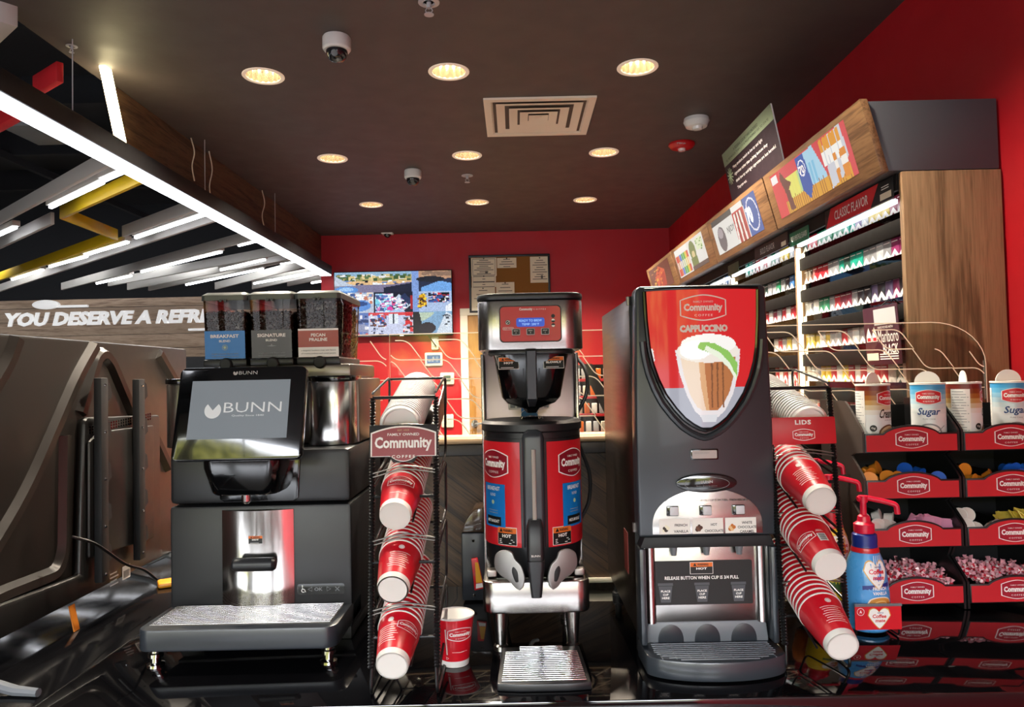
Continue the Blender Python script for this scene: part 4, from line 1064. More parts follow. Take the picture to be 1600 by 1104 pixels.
# slim black box beside the brewer
a, b = at(722, 917, 2.16), at(757, 790, 2.16)
t = thing('sleeve_dispenser', 'slim black counter box with smoked top and red tag behind the brewer', 'dispenser', ((a.x + b.x) / 2, 2.16, ZW))
w = (b.x - a.x) / 2; hh = b.z - ZW
ob('body', MB().box(-w, w, 0, .1, .001, hh * .72, m_char, .006), t)
ob('smoked_top', MB().prism([(-w, 0), (w, 0), (w, hh * .27), (w * .1, hh * .25), (-w * .6, hh * .12)], FR((0, .05, hh * .722), (1, 0, 0), (0, 0, 1)), -.05, .05, mat('smoked_plastic', '#4b392c', .2, coat=.5), .004), t)
for z in (.05, .62): ob('screw', MB().ball((0, -.001, hh * z + .005), .005, m_chrome, 8), t)
mb = MB().prism([(-.012, .055), (.006, .057), (.024, -.03), (-.004, -.036)], FRONT(.006, -.006, hh * .26), 0, .012, m_red, .002)
mb.flat([(-.001, .045), (.008, .045), (.019, -.012), (.001, -.014)], FRONT(.006, -.006, hh * .26), ink('tag_yellow', '#f0b02a'), .0126); mb.flat([(.001, -.016), (.019, -.014), (.021, -.026), (.0, -.03)], FRONT(.006, -.006, hh * .26), m_wprint, .0126)
ob('red_tag', mb, t)

# ================================================================== CAPPUCCINO MACHINE
CP = Vector((.419, 1.645, ZW))
t = thing('cappuccino_machine', 'tall dark cappuccino dispenser with red lit picture window and three push buttons', 'coffee machine', CP)
m_door = mat('slate_plastic', '#30353b', .3, spec=.5, coat=.1)
m_case = mat('bronze_steel_case', '#6d6058', .3, 1.0, vary=.02, vscale=5, aniso=(1, 1, 25))
ob('cabinet', MB().box(-.15, .15, .062, .60, .05, .828, m_case, .004), t)
ob('cabinet_seam', MB().box(-.1515, .1515, .058, .0605, .05, .83, m_matte), t)
T = FRONT(0, 0, 0)
HT, HB = .846, .287
dr = ob('door', MB().prism([(-.1525, HB), (.1525, HB), (.1525, HB + .25), (.146, HT - .01), (.138, HT), (-.138, HT), (-.146, HT - .01), (-.1525, HB + .25)], T, -.058, 0, m_door, .012, 3), t)
for z in (.818, .30): ob('hinge', MB().lathe([(0, -.01), (.005, -.01), (.005, .01), (0, .01)], m_steel_dark, 10, Matrix.Translation((-.154, .05, z))), t)
# picture window
WB, WT = .527, .836
def hw(z):
    f = (z - WB) / (WT - WB)
    return .1225 * float(np.interp(f, (0, .01, .037, .08, .15, .25, .358, .47, .587, .8, 1), (0, .1, .22, .36, .51, .68, .8, .89, .945, .985, 1)))
wy = lambda x: .004 + .016 * (1 - (x / .13) ** 2)
def uo(k, dz=0, n=40):
    zs = [WB + dz * 1 + (WT - WB) * (i / n) ** 2.2 for i in range(n + 1)]
    L = [(-hw(WB + (z - WB - dz)) * k, z) for z in zs]; return L[::-1] + [(-x, z) for x, z in L[1:]]
A = Art(220, 280, '#d3131d')
A.rect(0, 0, 1, .285, '#a7a9b5')
gx = lambda z: .5
A.poly([(.24, .56), (.27, .40), (.33, .24), (.40, .12), (.46, .07), (.60, .07), (.67, .12), (.75, .24), (.81, .40), (.83, .56)], '#e6dfe0')
A.poly([(.28, .54), (.31, .38), (.36, .24), (.42, .15), (.47, .12), (.60, .12), (.66, .17), (.72, .26), (.77, .40), (.79, .54)], '#b5703f'); A.poly([(.28, .54), (.31, .38), (.36, .24), (.42, .15), (.47, .12), (.5, .12), (.46, .3), (.44, .54)], '#ead2bb'); A.poly([(.44, .54), (.46, .3), (.5, .12), (.53, .12), (.5, .4), (.5, .54)], '#d9a878')
A.ell(.535, .55, .285, .085, '#efe6dc'); A.ell(.54, .60, .25, .075, '#faf7f2'); A.ell(.42, .56, .14, .07, '#ffffff')
A.poly([(.44, .57), (.58, .53), (.70, .44), (.79, .34), (.80, .46), (.72, .55), (.58, .61), (.46, .62)], '#8cc45c'); A.poly([(.5, .56), (.62, .5), (.72, .42), (.785, .33), (.79, .36), (.73, .46), (.64, .54), (.52, .59)], '#eaf3dc')
for x in (.55, .60, .65): A.poly([(x, .14), (x + .012, .14), (x + .022, .46), (x + .006, .46)], '#7d4c2a')
A.poly([(.45, .09), (.60, .09), (.58, .04), (.47, .04)], '#d8dade')
A.poly([(.0, .5), (.0, .62), (.05, .56), (.06, .48)], '#e9e4e6')
def warp(u, v, w):
    z = WB + .002 + (WT - WB - .004) * v; return (u * hw(z), z, wy(u * hw(z)) + w)
def colored():
    ny, nx = 190, 150; out = np.zeros((ny, nx, 3), dtype=np.float32)
    for j in range(ny):
        v = 1 - (j + .5) / ny; v = v ** 1.8; h_ = hw(WB + (WT - WB) * v) / .1225
        for i in range(nx):
            u = ((i + .5) / nx * 2 - 1) * h_ * .5 + .5
            out[j, i] = A.a[min(279, int((1 - v) * 280)), min(219, max(0, int(u * 220)))]
    return out
arr = colored()
mb = MB().pic(arr, T, -1, 1, 0, 1, printed('lit_picture', es=.85, rough=.12, coat=.3, base=.04), 0, warp=lambda u, v, w: warp(u, v ** 1.8, w))
wn_ = ob('picture_window', mb, dr)
mb = MB().tube([T(x, z, wy(x) * .6 + .001) for x, z in uo(1.03, -.004)] , .005, m_gloss, 8); mb.tube([T(-hw(WT) * 1.03, WT, .004), T(-.06, WT + .001, .015), T(.06, WT + .001, .015), T(hw(WT) * 1.03, WT, .004)], .004, m_gloss, 8)
ob('window_frame', mb, dr)
ob('door_groove', MB().tube([T(x, z, .0035) for x, z in uo(1.12, -.022)][6:-6], .0075, m_door, 8), dr)
TB = lambda u, v, w: T(u, v, wy(u) + w)
mb = MB(); badge(mb, lambda u, v, w: TB(u, v + .793, w), .100, None, lift=.0014)
mb.text('CAPPUCCINO', 0, .747, m_wprint, TB, w=.106, h=.0165, bold=.075, lift=.002)
ob('window_lettering', mb, dr)
mb = MB().prism(rrect(.062, .024, .003), FRONT(-.002, -.0, .468), -.001, .002, m_gloss, .0006).prism(rrect(.055, .018, .002), FRONT(-.002, 0, .468), .002, .0026, mat('lcd_grey', '#b9b5b3', .2))
mb.text('SERVE AND ENJOY', -.008, .471, m_gprint, T, w=.034, h=.004, lift=.0034)
ob('small_display', mb, dr)
# arch panel
bz = .293
arch = [(-.122, bz)] + [(.122 * math.sin(a) * 1.0, bz + .018 + .082 * math.cos(a) ** .9) for a in np.linspace(R(-88), R(88), 25)] + [(.122, bz)]
ap = ob('selector_panel', MB().prism(arch, T, -.001, .002, m_steel, .0008), dr)
bd = ob('name_badge', MB().prism([(.068 * math.cos(a), .405 + .021 * math.sin(a)) for a in np.linspace(0, 2 * PI, 28)[:-1]], T, .0, .006, m_gloss, .002), dr)
mb = MB(); mb.text('BUNN', 0, .408, m_lgrey, T, w=.026, h=.006, bold=.02, lift=.0068); mb.text('Better Brewing Choice', 0, .399, m_gprint, T, w=.046, h=.0035, lift=.0068); mb.line([(.05 * math.cos(a), .404 + .014 * math.sin(a)) for a in np.linspace(0, 2 * PI, 28)[:-1]], T, .0008, m_gprint, .0068, True); ob('lettering', mb, bd)
mb = MB(); mb.text('PRESS and HOLD BUTTON UNTIL CUP IS 3/4 FULL, THEN RELEASE', 0, .3665, m_kprint, T, w=.182, h=.0052, lift=.0028)
ob('instruction', mb, ap)
m_btn = mat('push_button', '#cfd0d6', .3)
for k, lab in enumerate((('FRENCH', 'VANILLA'), ('HOT', 'CHOCOLATE'), ('WHITE', 'CHOCOLATE', 'CARAMEL'))):
    x = -.073 + k * .073
    pb = ob('push_button', MB().prism(rrect(.027, .022, .002), FRONT(x - .004, 0, .345), .002, .006, m_gloss, .001).prism(rrect(.019, .019, .002), FRONT(x - .001, 0, .345), .006, .008, m_btn, .001), ap)
    mb = MB().rect(x - .034, x + .0345, .2935, .3275, T, m_paper, .0026)
    for q, s_ in enumerate(lab): mb.text(s_, x + .014, .3235 - .034 * (q + .75) / (len(lab) + .5), m_kprint, T, w=.0046 * len(s_), h=.0058, bold=.02, lift=.0032)
    c = (['#efe9d2', '#33291d'], ['#4a2c20', '#6a4434'], ['#c2702c', '#e6c08a'])[k]
    for q in range(5): mb.flat(circ(.005 - .0004 * q, 9, x - .023 + .004 * (q % 3), .303 + .004 * (q // 2)), T, ink('flavor_tone', c[q % 2]), .003 + .0002 * q)
    ob('flavor_label', mb, ap)
ob('door_lip', MB().prism([(-.150, .262), (.150, .262), (.140, .287), (-.140, .287)], T, -.05, -.002, m_matte, .003), t)
ob('splash_panel', MB().box(-.14, .14, .03, .06, .09, .262, m_steel, .002), t)
for s_ in (-1, 1): ob('side_post', MB().box(s_ * .1455 - .007, s_ * .1455 + .007, -.002, .062, .05, .262, m_door, .004), t); ob('corner_column', MB().lathe([(0, .09), (.011, .09), (.011, .262), (0, .262)], m_steel, 16, Matrix.Translation((s_ * .124, .03, 0))), t)
for x in (-.073, 0, .073): ob('nozzle', MB().tube([(x, .015, .262), (x, .015, .243)], [.009, .006], m_grey, 12), t); 
TS = FRONT(-.009, .0295, 0)
mb = MB().prism(rrect(.228, .098, .004), FRONT(-.009, .0295, .178), 0, .001, m_kprint)
warn(mb, FRONT(-.009, .028, .2105), .05, .025, 'HOT', 0, .0008, head=.38); mb.text('RELEASE BUTTON WHEN CUP IS 3/4 FULL', 0, .189, m_wprint, TS, w=.166, h=.0075, bold=.02, lift=.0018)
m_cupicon = ink('cup_icon_grey', '#4c4f54')
for x in (-.082, 0, .082):
    mb.flat([(x - .017, .178), (x + .017, .178), (x + .017, .172), (x - .017, .172)], TS, m_cupicon, .0016); mb.flat([(x - .0155, .171), (x + .0155, .171), (x + .011, .135), (x - .011, .135)], TS, m_cupicon, .0016)
    for q, s_ in enumerate(('PLACE', 'CUP', 'HERE')): mb.text(s_, x, .16 - q * .0075, m_wprint, TS, w=.0042 * len(s_), h=.0048, bold=.03, lift=.0024)
o = ob('instruction_label', mb, t); o['label'] = 'black instruction label'
# moulded cup rest with three hollows
prof = [(-.138, .045), (.138, .045), (.134, .085), (.125, .092), (-.125, .092), (-.134, .085)]
cr = ob('cup_rest', MB().prism(prof, T, -.05, -.028, m_grey, .004), t)
for x in (-.082, 0, .082):
    pts = [(x + .029 * math.cos(a), .046 + .04 * math.sin(a) ** .8) for a in np.linspace(0, PI, 16)]
    ob('cup_hollow', MB().prism(pts, T, -.029, -.0272, m_char, .0008), cr)
bow = [(-.152, .06)] + [(.152 * math.sin(a), -.03 - .062 * math.cos(a)) for a in np.linspace(R(-80), R(80), 21)] + [(.152, .06)]
tr = ob('drip_tray', MB().prism(bow, FR((0, 0, .004), (1, 0, 0), (0, 1, 0)), 0, .042, m_door, .005), t)
mb = MB()
for k in range(9):
    y = -.078 + k * .0115; w = .152 * math.sqrt(max(.05, 1 - ((y + .03) / -.062) ** 2)) * .86 if y < -.03 else .13
    mb.box(-w, w, y, y + .005, .046, .0485, m_grey, .001)
for k in range(9): x = -.12 + k * .03; mb.box(x - .0012, x + .0012, -.07, .025, .0462, .0475, m_grey)
ob('grate', mb, tr)
for x in (-.13, .13): ob('foot', MB().lathe([(0, 0), (.016, 0), (.016, .008), (.01, .012), (.01, .05), (0, .05)], m_matte, 14, Matrix.Translation((x, .55, 0))), t)
ob('foot', MB().box(-.145, .145, .07, .12, 0, .0495, m_matte), t)
ob('side_tag', MB().box(-.1516, -.15, .18, .24, .16, .26, mat('red_tag_print', '#7c2a22', .5)), t)

# ================================================================== BIG TELEVISION SEEN FROM BEHIND
TVX = -1.245
t = thing('television', 'big flat television on its stand seen from behind, wall mount arms on its back', 'television', (TVX, 2.0, .905))
m_tvb = mat('television_back', '#2d2926', .34, .25, spec=.5)
m_tvd = mat('television_back_dark', '#161514', .4)
Y0, Y1, Z0, Z1 = -.62, .86, .05, .79
TT = FR((.0, 0, 0), (0, 1, 0), (0, 0, 1))
def tvp(px, py, dx=.022): p = atx(px, py, TVX + dx); return (p.y - 2.0, p.z - .905)
a, b = tvp(292, 545), tvp(292, 850); Y1 = a[0]; Z1 = a[1]; Z0 = b[1]
ob('back_cover', MB().prism([(Y0, Z0), (Y1, Z0), (Y1, Z1), (Y0, Z1)], TT, -.012, .022, m_tvb, .008), t)
ob('screen_panel', MB().box(-.02, -.0125, Y0 + .004, Y1 - .004, Z0 + .004, Z1 - .004, m_gloss), t)
def ridge(pxs, wd=.046, hg=.017):
    P = [tvp(*q) for q in pxs]; P = [(p[0], p[1]) for p in fil([(p[0], p[1], 0) for p in P], .09, 6)]; vs, fs = [], []; n = len(P)
    for i in range(n):
        a = Vector(P[max(i - 1, 0)]); c = Vector(P[min(i + 1, n - 1)]); d = (c - a).normalized(); q = Vector((-d.y, d.x))
        for k, w in ((-1, 0), (-.45, hg), (.45, hg), (1, 0)): vs.append((P[i][0] + q.x * wd / 2 * k, P[i][1] + q.y * wd / 2 * k, .0215 + w))
        if i:
            for k in range(3): fs.append((4 * i - 4 + k, 4 * i + k, 4 * i + k + 1, 4 * i - 3 + k))
    fs += [(0, 1, 2, 3), (4 * n - 4, 4 * n - 1, 4 * n - 2, 4 * n - 3)]
    return MB().add(vs, fs, m_tvb, TT)
for pts in ([(146, 541), (118, 590), (40, 770), (-20, 870)], [(24, 530), (12, 565), (-20, 620)], [(100, 680), (98, 860), (86, 896), (0, 930), (-30, 945)], [(124, 646), (150, 560), (160, 552), (172, 566), (206, 646)],
            [(229, 660), (262, 730)], [(246, 552), (274, 600)]):
    ob('cover_ridge', ridge(pts), t)
P = [tvp(*q, .024) for q in ((-20, 960), (112, 905), (232, 850), (232, 880), (112, 950), (-20, 1030))]
P = [tvp(*q, .022) for q in ((-25, 948), (112, 898), (118, 660), (122, 652), (238, 648), (240, 850))]
lo = Z0 + .012
hz = [(P[0][0], lo), (P[5][0], lo), P[5], P[4], P[3], P[2], P[1], P[0]]
ob('electronics_housing', MB().prism(hz, TT, .0222, .05, m_tvd, .01), t)
ob('inner_housing', MB().prism([tvp(134, 690, .05), tvp(150, 674, .05), tvp(236, 664, .05), tvp(236, 840, .05), tvp(134, 872, .05)][::-1], TT, .0502, .062, m_tvd, .006), t)
m_vent2 = mat('vent_mesh', '#2a2826', .5)
a, b = tvp(138, 672, .0505), tvp(236, 650, .0505)
mb = MB().prism([(a[0], a[1] - .012), (b[0], b[1] - .006), (b[0], b[1] + .012), (a[0], a[1] + .012)], TT, .0502, .051, m_vent2)
for i in range(26):
    for q in range(3): mb.prism(circ(.0034, 6, a[0] + (b[0] - a[0]) * (i + .5) / 26, a[1] + (b[1] - a[1]) * (i + .5) / 26 - .008 + q * .008), TT, .051, .0516, m_gloss)
ob('vent_grille', mb, t)
for pt, pb in (((158, 590), (160, 908)), ((217, 592), (219, 873))):
    a, b = tvp(*pt, .075), tvp(*pb, .075); y = (a[0] + b[0]) / 2
    mb = MB().box(.0625, .085, y - .018, y + .018, b[1], a[1], m_matte, .003)
    n = 5
    for k in range(n): z = b[1] + (a[1] - b[1]) * (k + .4) / n; mb.prism([(z, 0), (z + .06, 0), (z + .05, .016), (z + .012, .022)], FR((.074, y + .018, 0), (0, 0, 1), (0, 1, 0)), -.008, .008, m_matte)
    arm = ob('mount_arm', mb, t)
    for k in range(n): z = b[1] + .02 + (a[1] - b[1] - .04) * k / (n - 1); ob('screw', MB().ball((.0855, y, z), .0042, m_chrome, 8), arm)
a = tvp(197, 893, .05)
mb = MB().prism(rrect(.045, .04, .002, 1, a[0], a[1]), TT, .0505, .051, m_paper)
for k in range(5): mb.rect(a[0] - .016 + .007 * k, a[0] - .012 + .007 * k, a[1] - .015, a[1] + .006, TT, m_kprint, .0515)
ob('rating_label', mb, t)
mb = MB()
for k in range(4): mb.rect(a[0] - .09, a[0] - .045 - .008 * (k % 2), a[1] - .02 + .011 * k, a[1] - .016 + .011 * k, TT, m_gprint, .0507)
ob('rating_print', mb, t)
pp = [atx(112, 838, TVX + .075), atx(150, 850, TVX + .11), atx(195, 880, TVX + .12), atx(225, 890, TVX + .13), atx(245, 905, TVX + .15)]
ob('power_cord', MB().tube(smooth_path([p - Vector((TVX, 2.0, .905)) for p in pp], 8), .004, m_kprint, 6), t)
for y in (-.40, .62): ob('stand_foot', MB().tube([(.0, y, .055), (.05, y - .0, .035), (.17, y - .02, .012), (.225, y - .03, .011)], [.014, .014, .011, .009], m_grey, 8).tube([(0, y, .055), (-.06, y, .03), (-.15, y, .011)], .011, m_grey, 8), t)
# small yellow carton on the side counter
a = at(232, 935, 2.25)
for k, (dx, dy, rz, c, lab) in enumerate(((0, .1, .5, '#d98a1c', 'orange snack pouch lying on the side counter behind the coffee machine'), (.05, .3, .2, '#e0bb2c', 'yellow snack pouch lying behind the orange one on the side counter'))):
    p = ob('snack_pouch', MB().box(-.05, .05, -.035, .035, .001, .018, mat('pouch_film', c, .4), .008), label=lab, cat='snack pouch', loc=(a.x + dx, 2.32 + dy, .905), rot=(0, 0, rz))
p = atz(120, 985, .905)  # upright card imitates an orange reflection in the side counter
t = thing('reflection_card', 'orange and yellow card leaning low beneath the television', 'card', (p.x, p.y, .905))
ob('card', MB().box(-.0015, .0015, -.012, .012, .001, .07, mat('reflection_orange', '#d07a24', .4), T=Matrix.Rotation(R(-12), 4, 'Y')), t)
# ================================================================== CUP RACKS, CUPS AND LIDS
m_cupred = mat('cup_red', '#cf1426', .36, coat=.2)
m_cupwhite = mat('cup_white', '#dedcd7', .5)
CR0, CR1, CH = .0315, .0455, .112
def cup_shell(mb, T=None):
    q = lambda z: CR0 + (CR1 - CR0) * z / CH
    n = 36; zs = [0, .0145, .0146, .05, .085, CH - .004]
    mb.lathe([(q(0), 0), (q(.014), .014)], m_cupwhite, n, T); mb.f = mb.f[:-2]; mb.mi = mb.mi[:-2]
    mb.lathe([(q(.014), .014), (q(.05), .05), (q(CH - .003), CH - .003)], m_cupred, n, T); mb.f = mb.f[:-2]; mb.mi = mb.mi[:-2]
    mb.lathe([(q(CH) - .0012, CH - .002), (q(.05) - .0012, .05), (q(.0095) - .0012, .0095), (0, .0095)], m_cupwhite, n, T)
    mb.f = [f for i, f in enumerate(mb.f)]
    mb.lathe([(0, .0085), (q(.005) - .0035, .0085), (q(0) - .003, .0), (q(0), 0)], m_cupwhite, n, T)
    return mb
def cup_rim(): return MB().lathe([(CR1 - .0016, CH - .004), (CR1 - .0016, CH - .001), (CR1 - .0004, CH + .0006), (CR1 + .0010, CH - .0008), (CR1 + .0010, CH - .0032), (CR1 - .0002, CH - .0045), (CR1 - .0016, CH - .004)], m_cupwhite, 36)
cup_me = cup_shell(MB()).mesh('paper_cup'); rim_me = cup_rim().mesh('rim')
def cup_print(kind, a0):
    """what is printed on a cup, a0 the side it faces"""
    mb = MB(); C = lambda da, z: CONE(CR0, CR1, CH, a0 + da, z)
    if kind == 'logo':
        badge(mb, C(0, .076), .058, None, lift=.0012, ratio=.5)
        mb.line([(-.018, .0), (0, -.001), (.018, 0)], C(0, .036), .0008, m_wprint, .0012)
    if kind in ('text', 'both', 'side'):
        T = C(0 if kind != 'side' else -.1, .05)
        mb.line(circ(.0055, 18), C(-.05, .088), .0011, m_wprint, .0012, True); mb.flat(circ(.0044, 14), C(-.05, .088), m_cupwhite, .001)
        for k in range(8): mb.rect(-.024 + .002 * (k % 3), .02 - .003 * ((k * 3) % 4), .022 - k * .0058, .0232 - k * .0058, T, m_wprint, .0012, 5)
    if kind == 'side':
        badge(mb, C(.95, .074), .05, None, lift=.0012, ratio=.5)
    if kind == 'code':
        T = C(0, .05); mb.rect(-.0085, .0085, -.012, .012, T, m_cupwhite, .0012, 3)
        for k in range(7): mb.rect(-.006, .006, -.01 + k * .003, -.0085 + k * .003, T, m_kprint, .0018, 2)
        mb.rect(-.008, .008, .018, .019, T, m_wprint, .0012, 3); mb.rect(-.006, .006, .0215, .0225, T, m_wprint, .0012, 3)
        badge(mb, C(-.95, .062), .05, None, lift=.0012, ratio=.5)
    return mb
def cup(M, label, group=None, pr=None):
    o = ob('paper_cup', cup_me, label=label, cat='cup', group=group)
    o.matrix_world = M
    ob('rim', rim_me, o)
    if pr: ob('printed_logo', cup_print(*pr), o)
    return o
def lid_shell():
    return MB().lathe([(.0455, 0), (.0472, .001), (.0472, .0045), (.0438, .0065), (.0415, .0145), (.0385, .016), (.0365, .0095), (0, .009), (0, .0083), (.036, .0088), (.0385, .015), (.0405, .014), (.0428, .006), (.0455, 0)], mat('lid_white', '#f4f4f3', .42), 32)
lid_me = lid_shell().mesh('cup_lid')
def axis_matrix(P, dx, al, spin=0.0):
    z = Vector((dx, math.cos(al), math.sin(al))).normalized(); x = Vector((1, 0, 0)); x = (x - z * x.dot(z)).normalized(); y = z.cross(x)
    m = Matrix(((x.x, y.x, z.x, P.x), (x.y, y.y, z.y, P.y), (x.z, y.z, z.z, P.z), (0, 0, 0, 1)))
    return m @ Matrix.Rotation(spin, 4, 'Z')
def rack(side, xc, yb, yt, wd, tiers, lid, prints, spot, sign):
    t = thing('cup_rack', 'black wire rack of %s' % spot, 'cup rack', (xc, yb, ZW))
    H = .61; hw_ = wd / 2
    fy = lambda z: (yt - yb) * z / H
    dep = .22
    W = m_wire
    def coil(x):
        mb = MB(); L = 170; prof = []
        for k in range(L): z = .055 + (H - .055) * k / (L - 1); prof.append((.0076 if k % 2 else .0042, z))
        prof = [(0, .055)] + prof + [(0, H)]
        M = Matrix.Translation((x, 0, 0)) @ Matrix(((1, 0, 0, 0), (0, 1, (yt - yb) / H, 0), (0, 0, 1, 0), (0, 0, 0, 1)))
        return mb.lathe(prof, W, 10, M)
    for s in (-1, 1):
        ob('front_upright', coil(s * hw_), t)
        ob('front_leg', MB().tube(fil([(s * (hw_ - .005), fy(.12), .12), (s * hw_, fy(0) - .002, .0035), (s * hw_, dep, .0035)], .02), .0034, W, 8), t)
        lv = [0, .115, .265, .40, .52]
        for k in range(4):
            z0, z1 = lv[k] + .01, lv[k + 1] + (.085 if k == 3 else .0)
            ob('side_loop', MB().tube(fil([(s * hw_, fy(z0), z0 + .02), (s * hw_, fy(z0) + dep, z0 + .06), (s * hw_, fy(z1) + dep, z1 + .05), (s * hw_, fy(z1), z1 + .015)], .025), .003, W, 8), t)
    for z in (.115, .265, .40, H):
        ob('cross_bar', MB().tube([(-hw_, fy(z), z), (hw_, fy(z), z)], .0036, W, 8), t)
        ob('rear_bar', MB().tube([(-hw_, fy(z) + dep, z + .04), (hw_, fy(z) + dep, z + .04)], .003, W, 8), t)
    for k, (P, al) in enumerate(tiers + [lid]):
        r = .047 if k == 3 else CR1
        L = Vector((P.x - xc, P.y - yb, P.z - ZW))
        ax = Vector((0, math.cos(al), math.sin(al)))
        for s in (-1, 1):
            a = L + ax * .06 + Vector((s * .028, 0, -.042)); b = L + ax * .30 + Vector((s * .028, 0, -.042))
            ob('support_wire', MB().tube([a, b], .0025, W, 6), t)
        rimp = L + ax * (CH if k < 3 else -.01)
        zz = rimp.z + r * (.98 if k < 3 else -.05); yy = fy(zz) - .004
        for q in (0, 1):
            ob('retaining_wire', MB().tube(smooth_path([(-hw_ + .002, yy, zz - .012 + q * .008), (0, yy - .003 * (k < 3), zz + q * .007 + (.004 if k < 3 else 0)), (hw_ - .002, yy, zz - .004 + q * .006)]), .0018, m_steelwire, 6), t)
    # backing plate behind the lids
    L = Vector((lid[0].x - xc, lid[0].y - yb, lid[0].z - ZW)); ax = Vector((0, math.cos(lid[1]), math.sin(lid[1])))
    a = L + ax * .02; b = L + ax * .33; q = .056
    ob('lid_chute', MB().loft([[(-q, a.y, a.z - .052), (q, a.y, a.z - .052), (q, b.y, b.z - .052), (-q, b.y, b.z - .052)], [(-q, a.y, a.z - .0495), (q, a.y, a.z - .0495), (q, b.y, b.z - .0495), (-q, b.y, b.z - .0495)]], W)
       .loft([[(q, a.y, a.z - .052), (q + .003, a.y, a.z - .052), (q + .003, b.y, b.z - .052), (q, b.y, b.z - .052)], [(q, a.y, a.z + .0), (q + .003, a.y, a.z + .0), (q + .003, b.y, b.z + .02), (q, b.y, b.z + .02)]], W), t)
    # sign
    z0, z1 = sign[1], sign[2]; lean = math.atan2(yt - yb, H)
    T = FR((0, fy((z0 + z1) / 2) - .012, (z0 + z1) / 2), (1, 0, 0), (0, math.sin(lean), math.cos(lean)))
    hh = (z1 - z0) / 2; ww = sign[3] / 2
    mb = MB()
    if sign[0] == 'logo':
        sg = ob('sign', mb.prism([(-ww, -hh), (-.03, -hh), (-.022, -hh - .012), (.022, -hh - .012), (.03, -hh), (ww, -hh), (ww, hh), (-ww, hh)], T, -.003, 0, m_matte, .0008), t)
        us = np.linspace(-ww * .96, ww * .96, 19); mb = MB()
        top = lambda u: hh * (.48 + .46 * (1 - (u / ww) ** 2))
        low = lambda u: (-hh - .010 * max(0, 1 - (u / .026) ** 2)) if abs(u) < .026 else -hh * .97
        us = sorted(set(list(us) + [-.026, -.018, -.009, .009, .018, .026]))
        mb.strip(us, low, top, T, m_wprint, .0006); mb.strip([u * .955 for u in us], lambda u: low(u) * .97 + .0003, lambda u: top(u) - .0035, T, m_maroon, .001)
        mb.text('EST. 1919', 0, hh * .66, ink('sign_gold', '#d9b877'), T, w=.024, h=.0032, lift=.0016); mb.text('FAMILY OWNED', 0, hh * .40, m_wprint, T, w=.068, h=.0058, bold=.01, lift=.0016)
        mb.text('Community', 0, -hh * .2, m_wprint, T, w=.122, h=.031, bold=.035, lift=.0016); mb.text('COFFEE', 0, -hh * .98, m_wprint, T, w=.05, h=.006, sp=1.4, bold=.02, lift=.0016)
        ob('printed_face', mb, sg)
    else:
        sg = ob('sign', mb.prism(rrect(2 * ww, 2 * hh, .002, 1), T, -.003, 0, m_redlip, .0006), t); mb = MB()
        mb.text('LIDS', 0, hh * .62, m_wprint, T, w=.036, h=.0105, bold=.045, sp=1.15, lift=.0012); badge(mb, lambda u, v, w: T(u, v - hh * .3, w), .048, None, lift=.0012, ratio=.52)
        ob('printed_face', mb, sg)
    for k, (P, al) in enumerate(tiers):
        tn = ('top', 'middle', 'bottom')[k]; ax = axis_matrix(P, 0, al).to_3x3() @ Vector((0, 0, 1))
        n = 15
        for i in range(n):
            M = axis_matrix(P + ax * (.0158 * i), 0, al, 0 if i == 0 else random.uniform(0, 6))
            cup(M, 'red paper cup, %s tube of the %s, %s' % (tn, side, 'frontmost' if i == 0 else '%s behind the front cup' % ORD[i - 1]), 'nested red paper cups in the racks', prints[k] if i == 0 else None)
    P, al = lid; ax = Vector((0, math.cos(al), math.sin(al)))
    for i in range(24):
        M = axis_matrix(P + ax * (.0128 * i), 0, al) @ Matrix.Rotation(PI, 4, 'X')
        o = ob('cup_cover', lid_me, label='white plastic cup lid atop the %s, %s' % (side, 'frontmost' if i == 0 else '%s behind the front lid' % ORD[i - 1]), cat='lid', group='stacked white lids in the racks'); o.matrix_world = M
AL = R(19)
rack('rack by the brewer', -.2416, 1.53, 1.60, .137, [(at(617, 806, 1.50), AL), (at(613.5, 921, 1.475), AL), (at(612.5, 1040, 1.45), AL)], (at(627, 662, 1.64), R(14)),
     [('logo', .12), ('text', .25), ('side', -.25)], 'red cups with arched maroon sign, between bean machine and brewer', ('logo', .484, .552, .146))
rack('rack marked LIDS', .642, 1.615, 1.675, .138, [(at(1283, 783, 1.52), AL), (at(1298, 885, 1.49), AL), (at(1317, 1010, 1.46), AL)], (at(1261, 661, 1.71), R(14)),
     [('text', -.35), ('code', .0), ('text', .1)], 'red cups with red LIDS sign beside the cappuccino machine', ('lids', .485, .545, .145))
p = at(711, 1029, 1.70); p.z = ZW + .001
M = Matrix.Translation(p)
cup(M, 'single red paper cup standing upright on the counter by the brewer', None, ('logo', .42))
mb = MB(); T = CONE(CR0, CR1, CH, -.42, .06); mb.rect(-.001, .0006, -.03, .028, T, m_wprint, .0012); mb.rect(.0015, .0022, -.03, .028, T, m_wprint, .0012); mb.line(circ(.0035, 3, 0, -.038), T, .0011, m_wprint, .0012, True)
o = ob('printed_text', mb, [c for c in COL.objects if c.get('label', '').startswith('single red')][0])

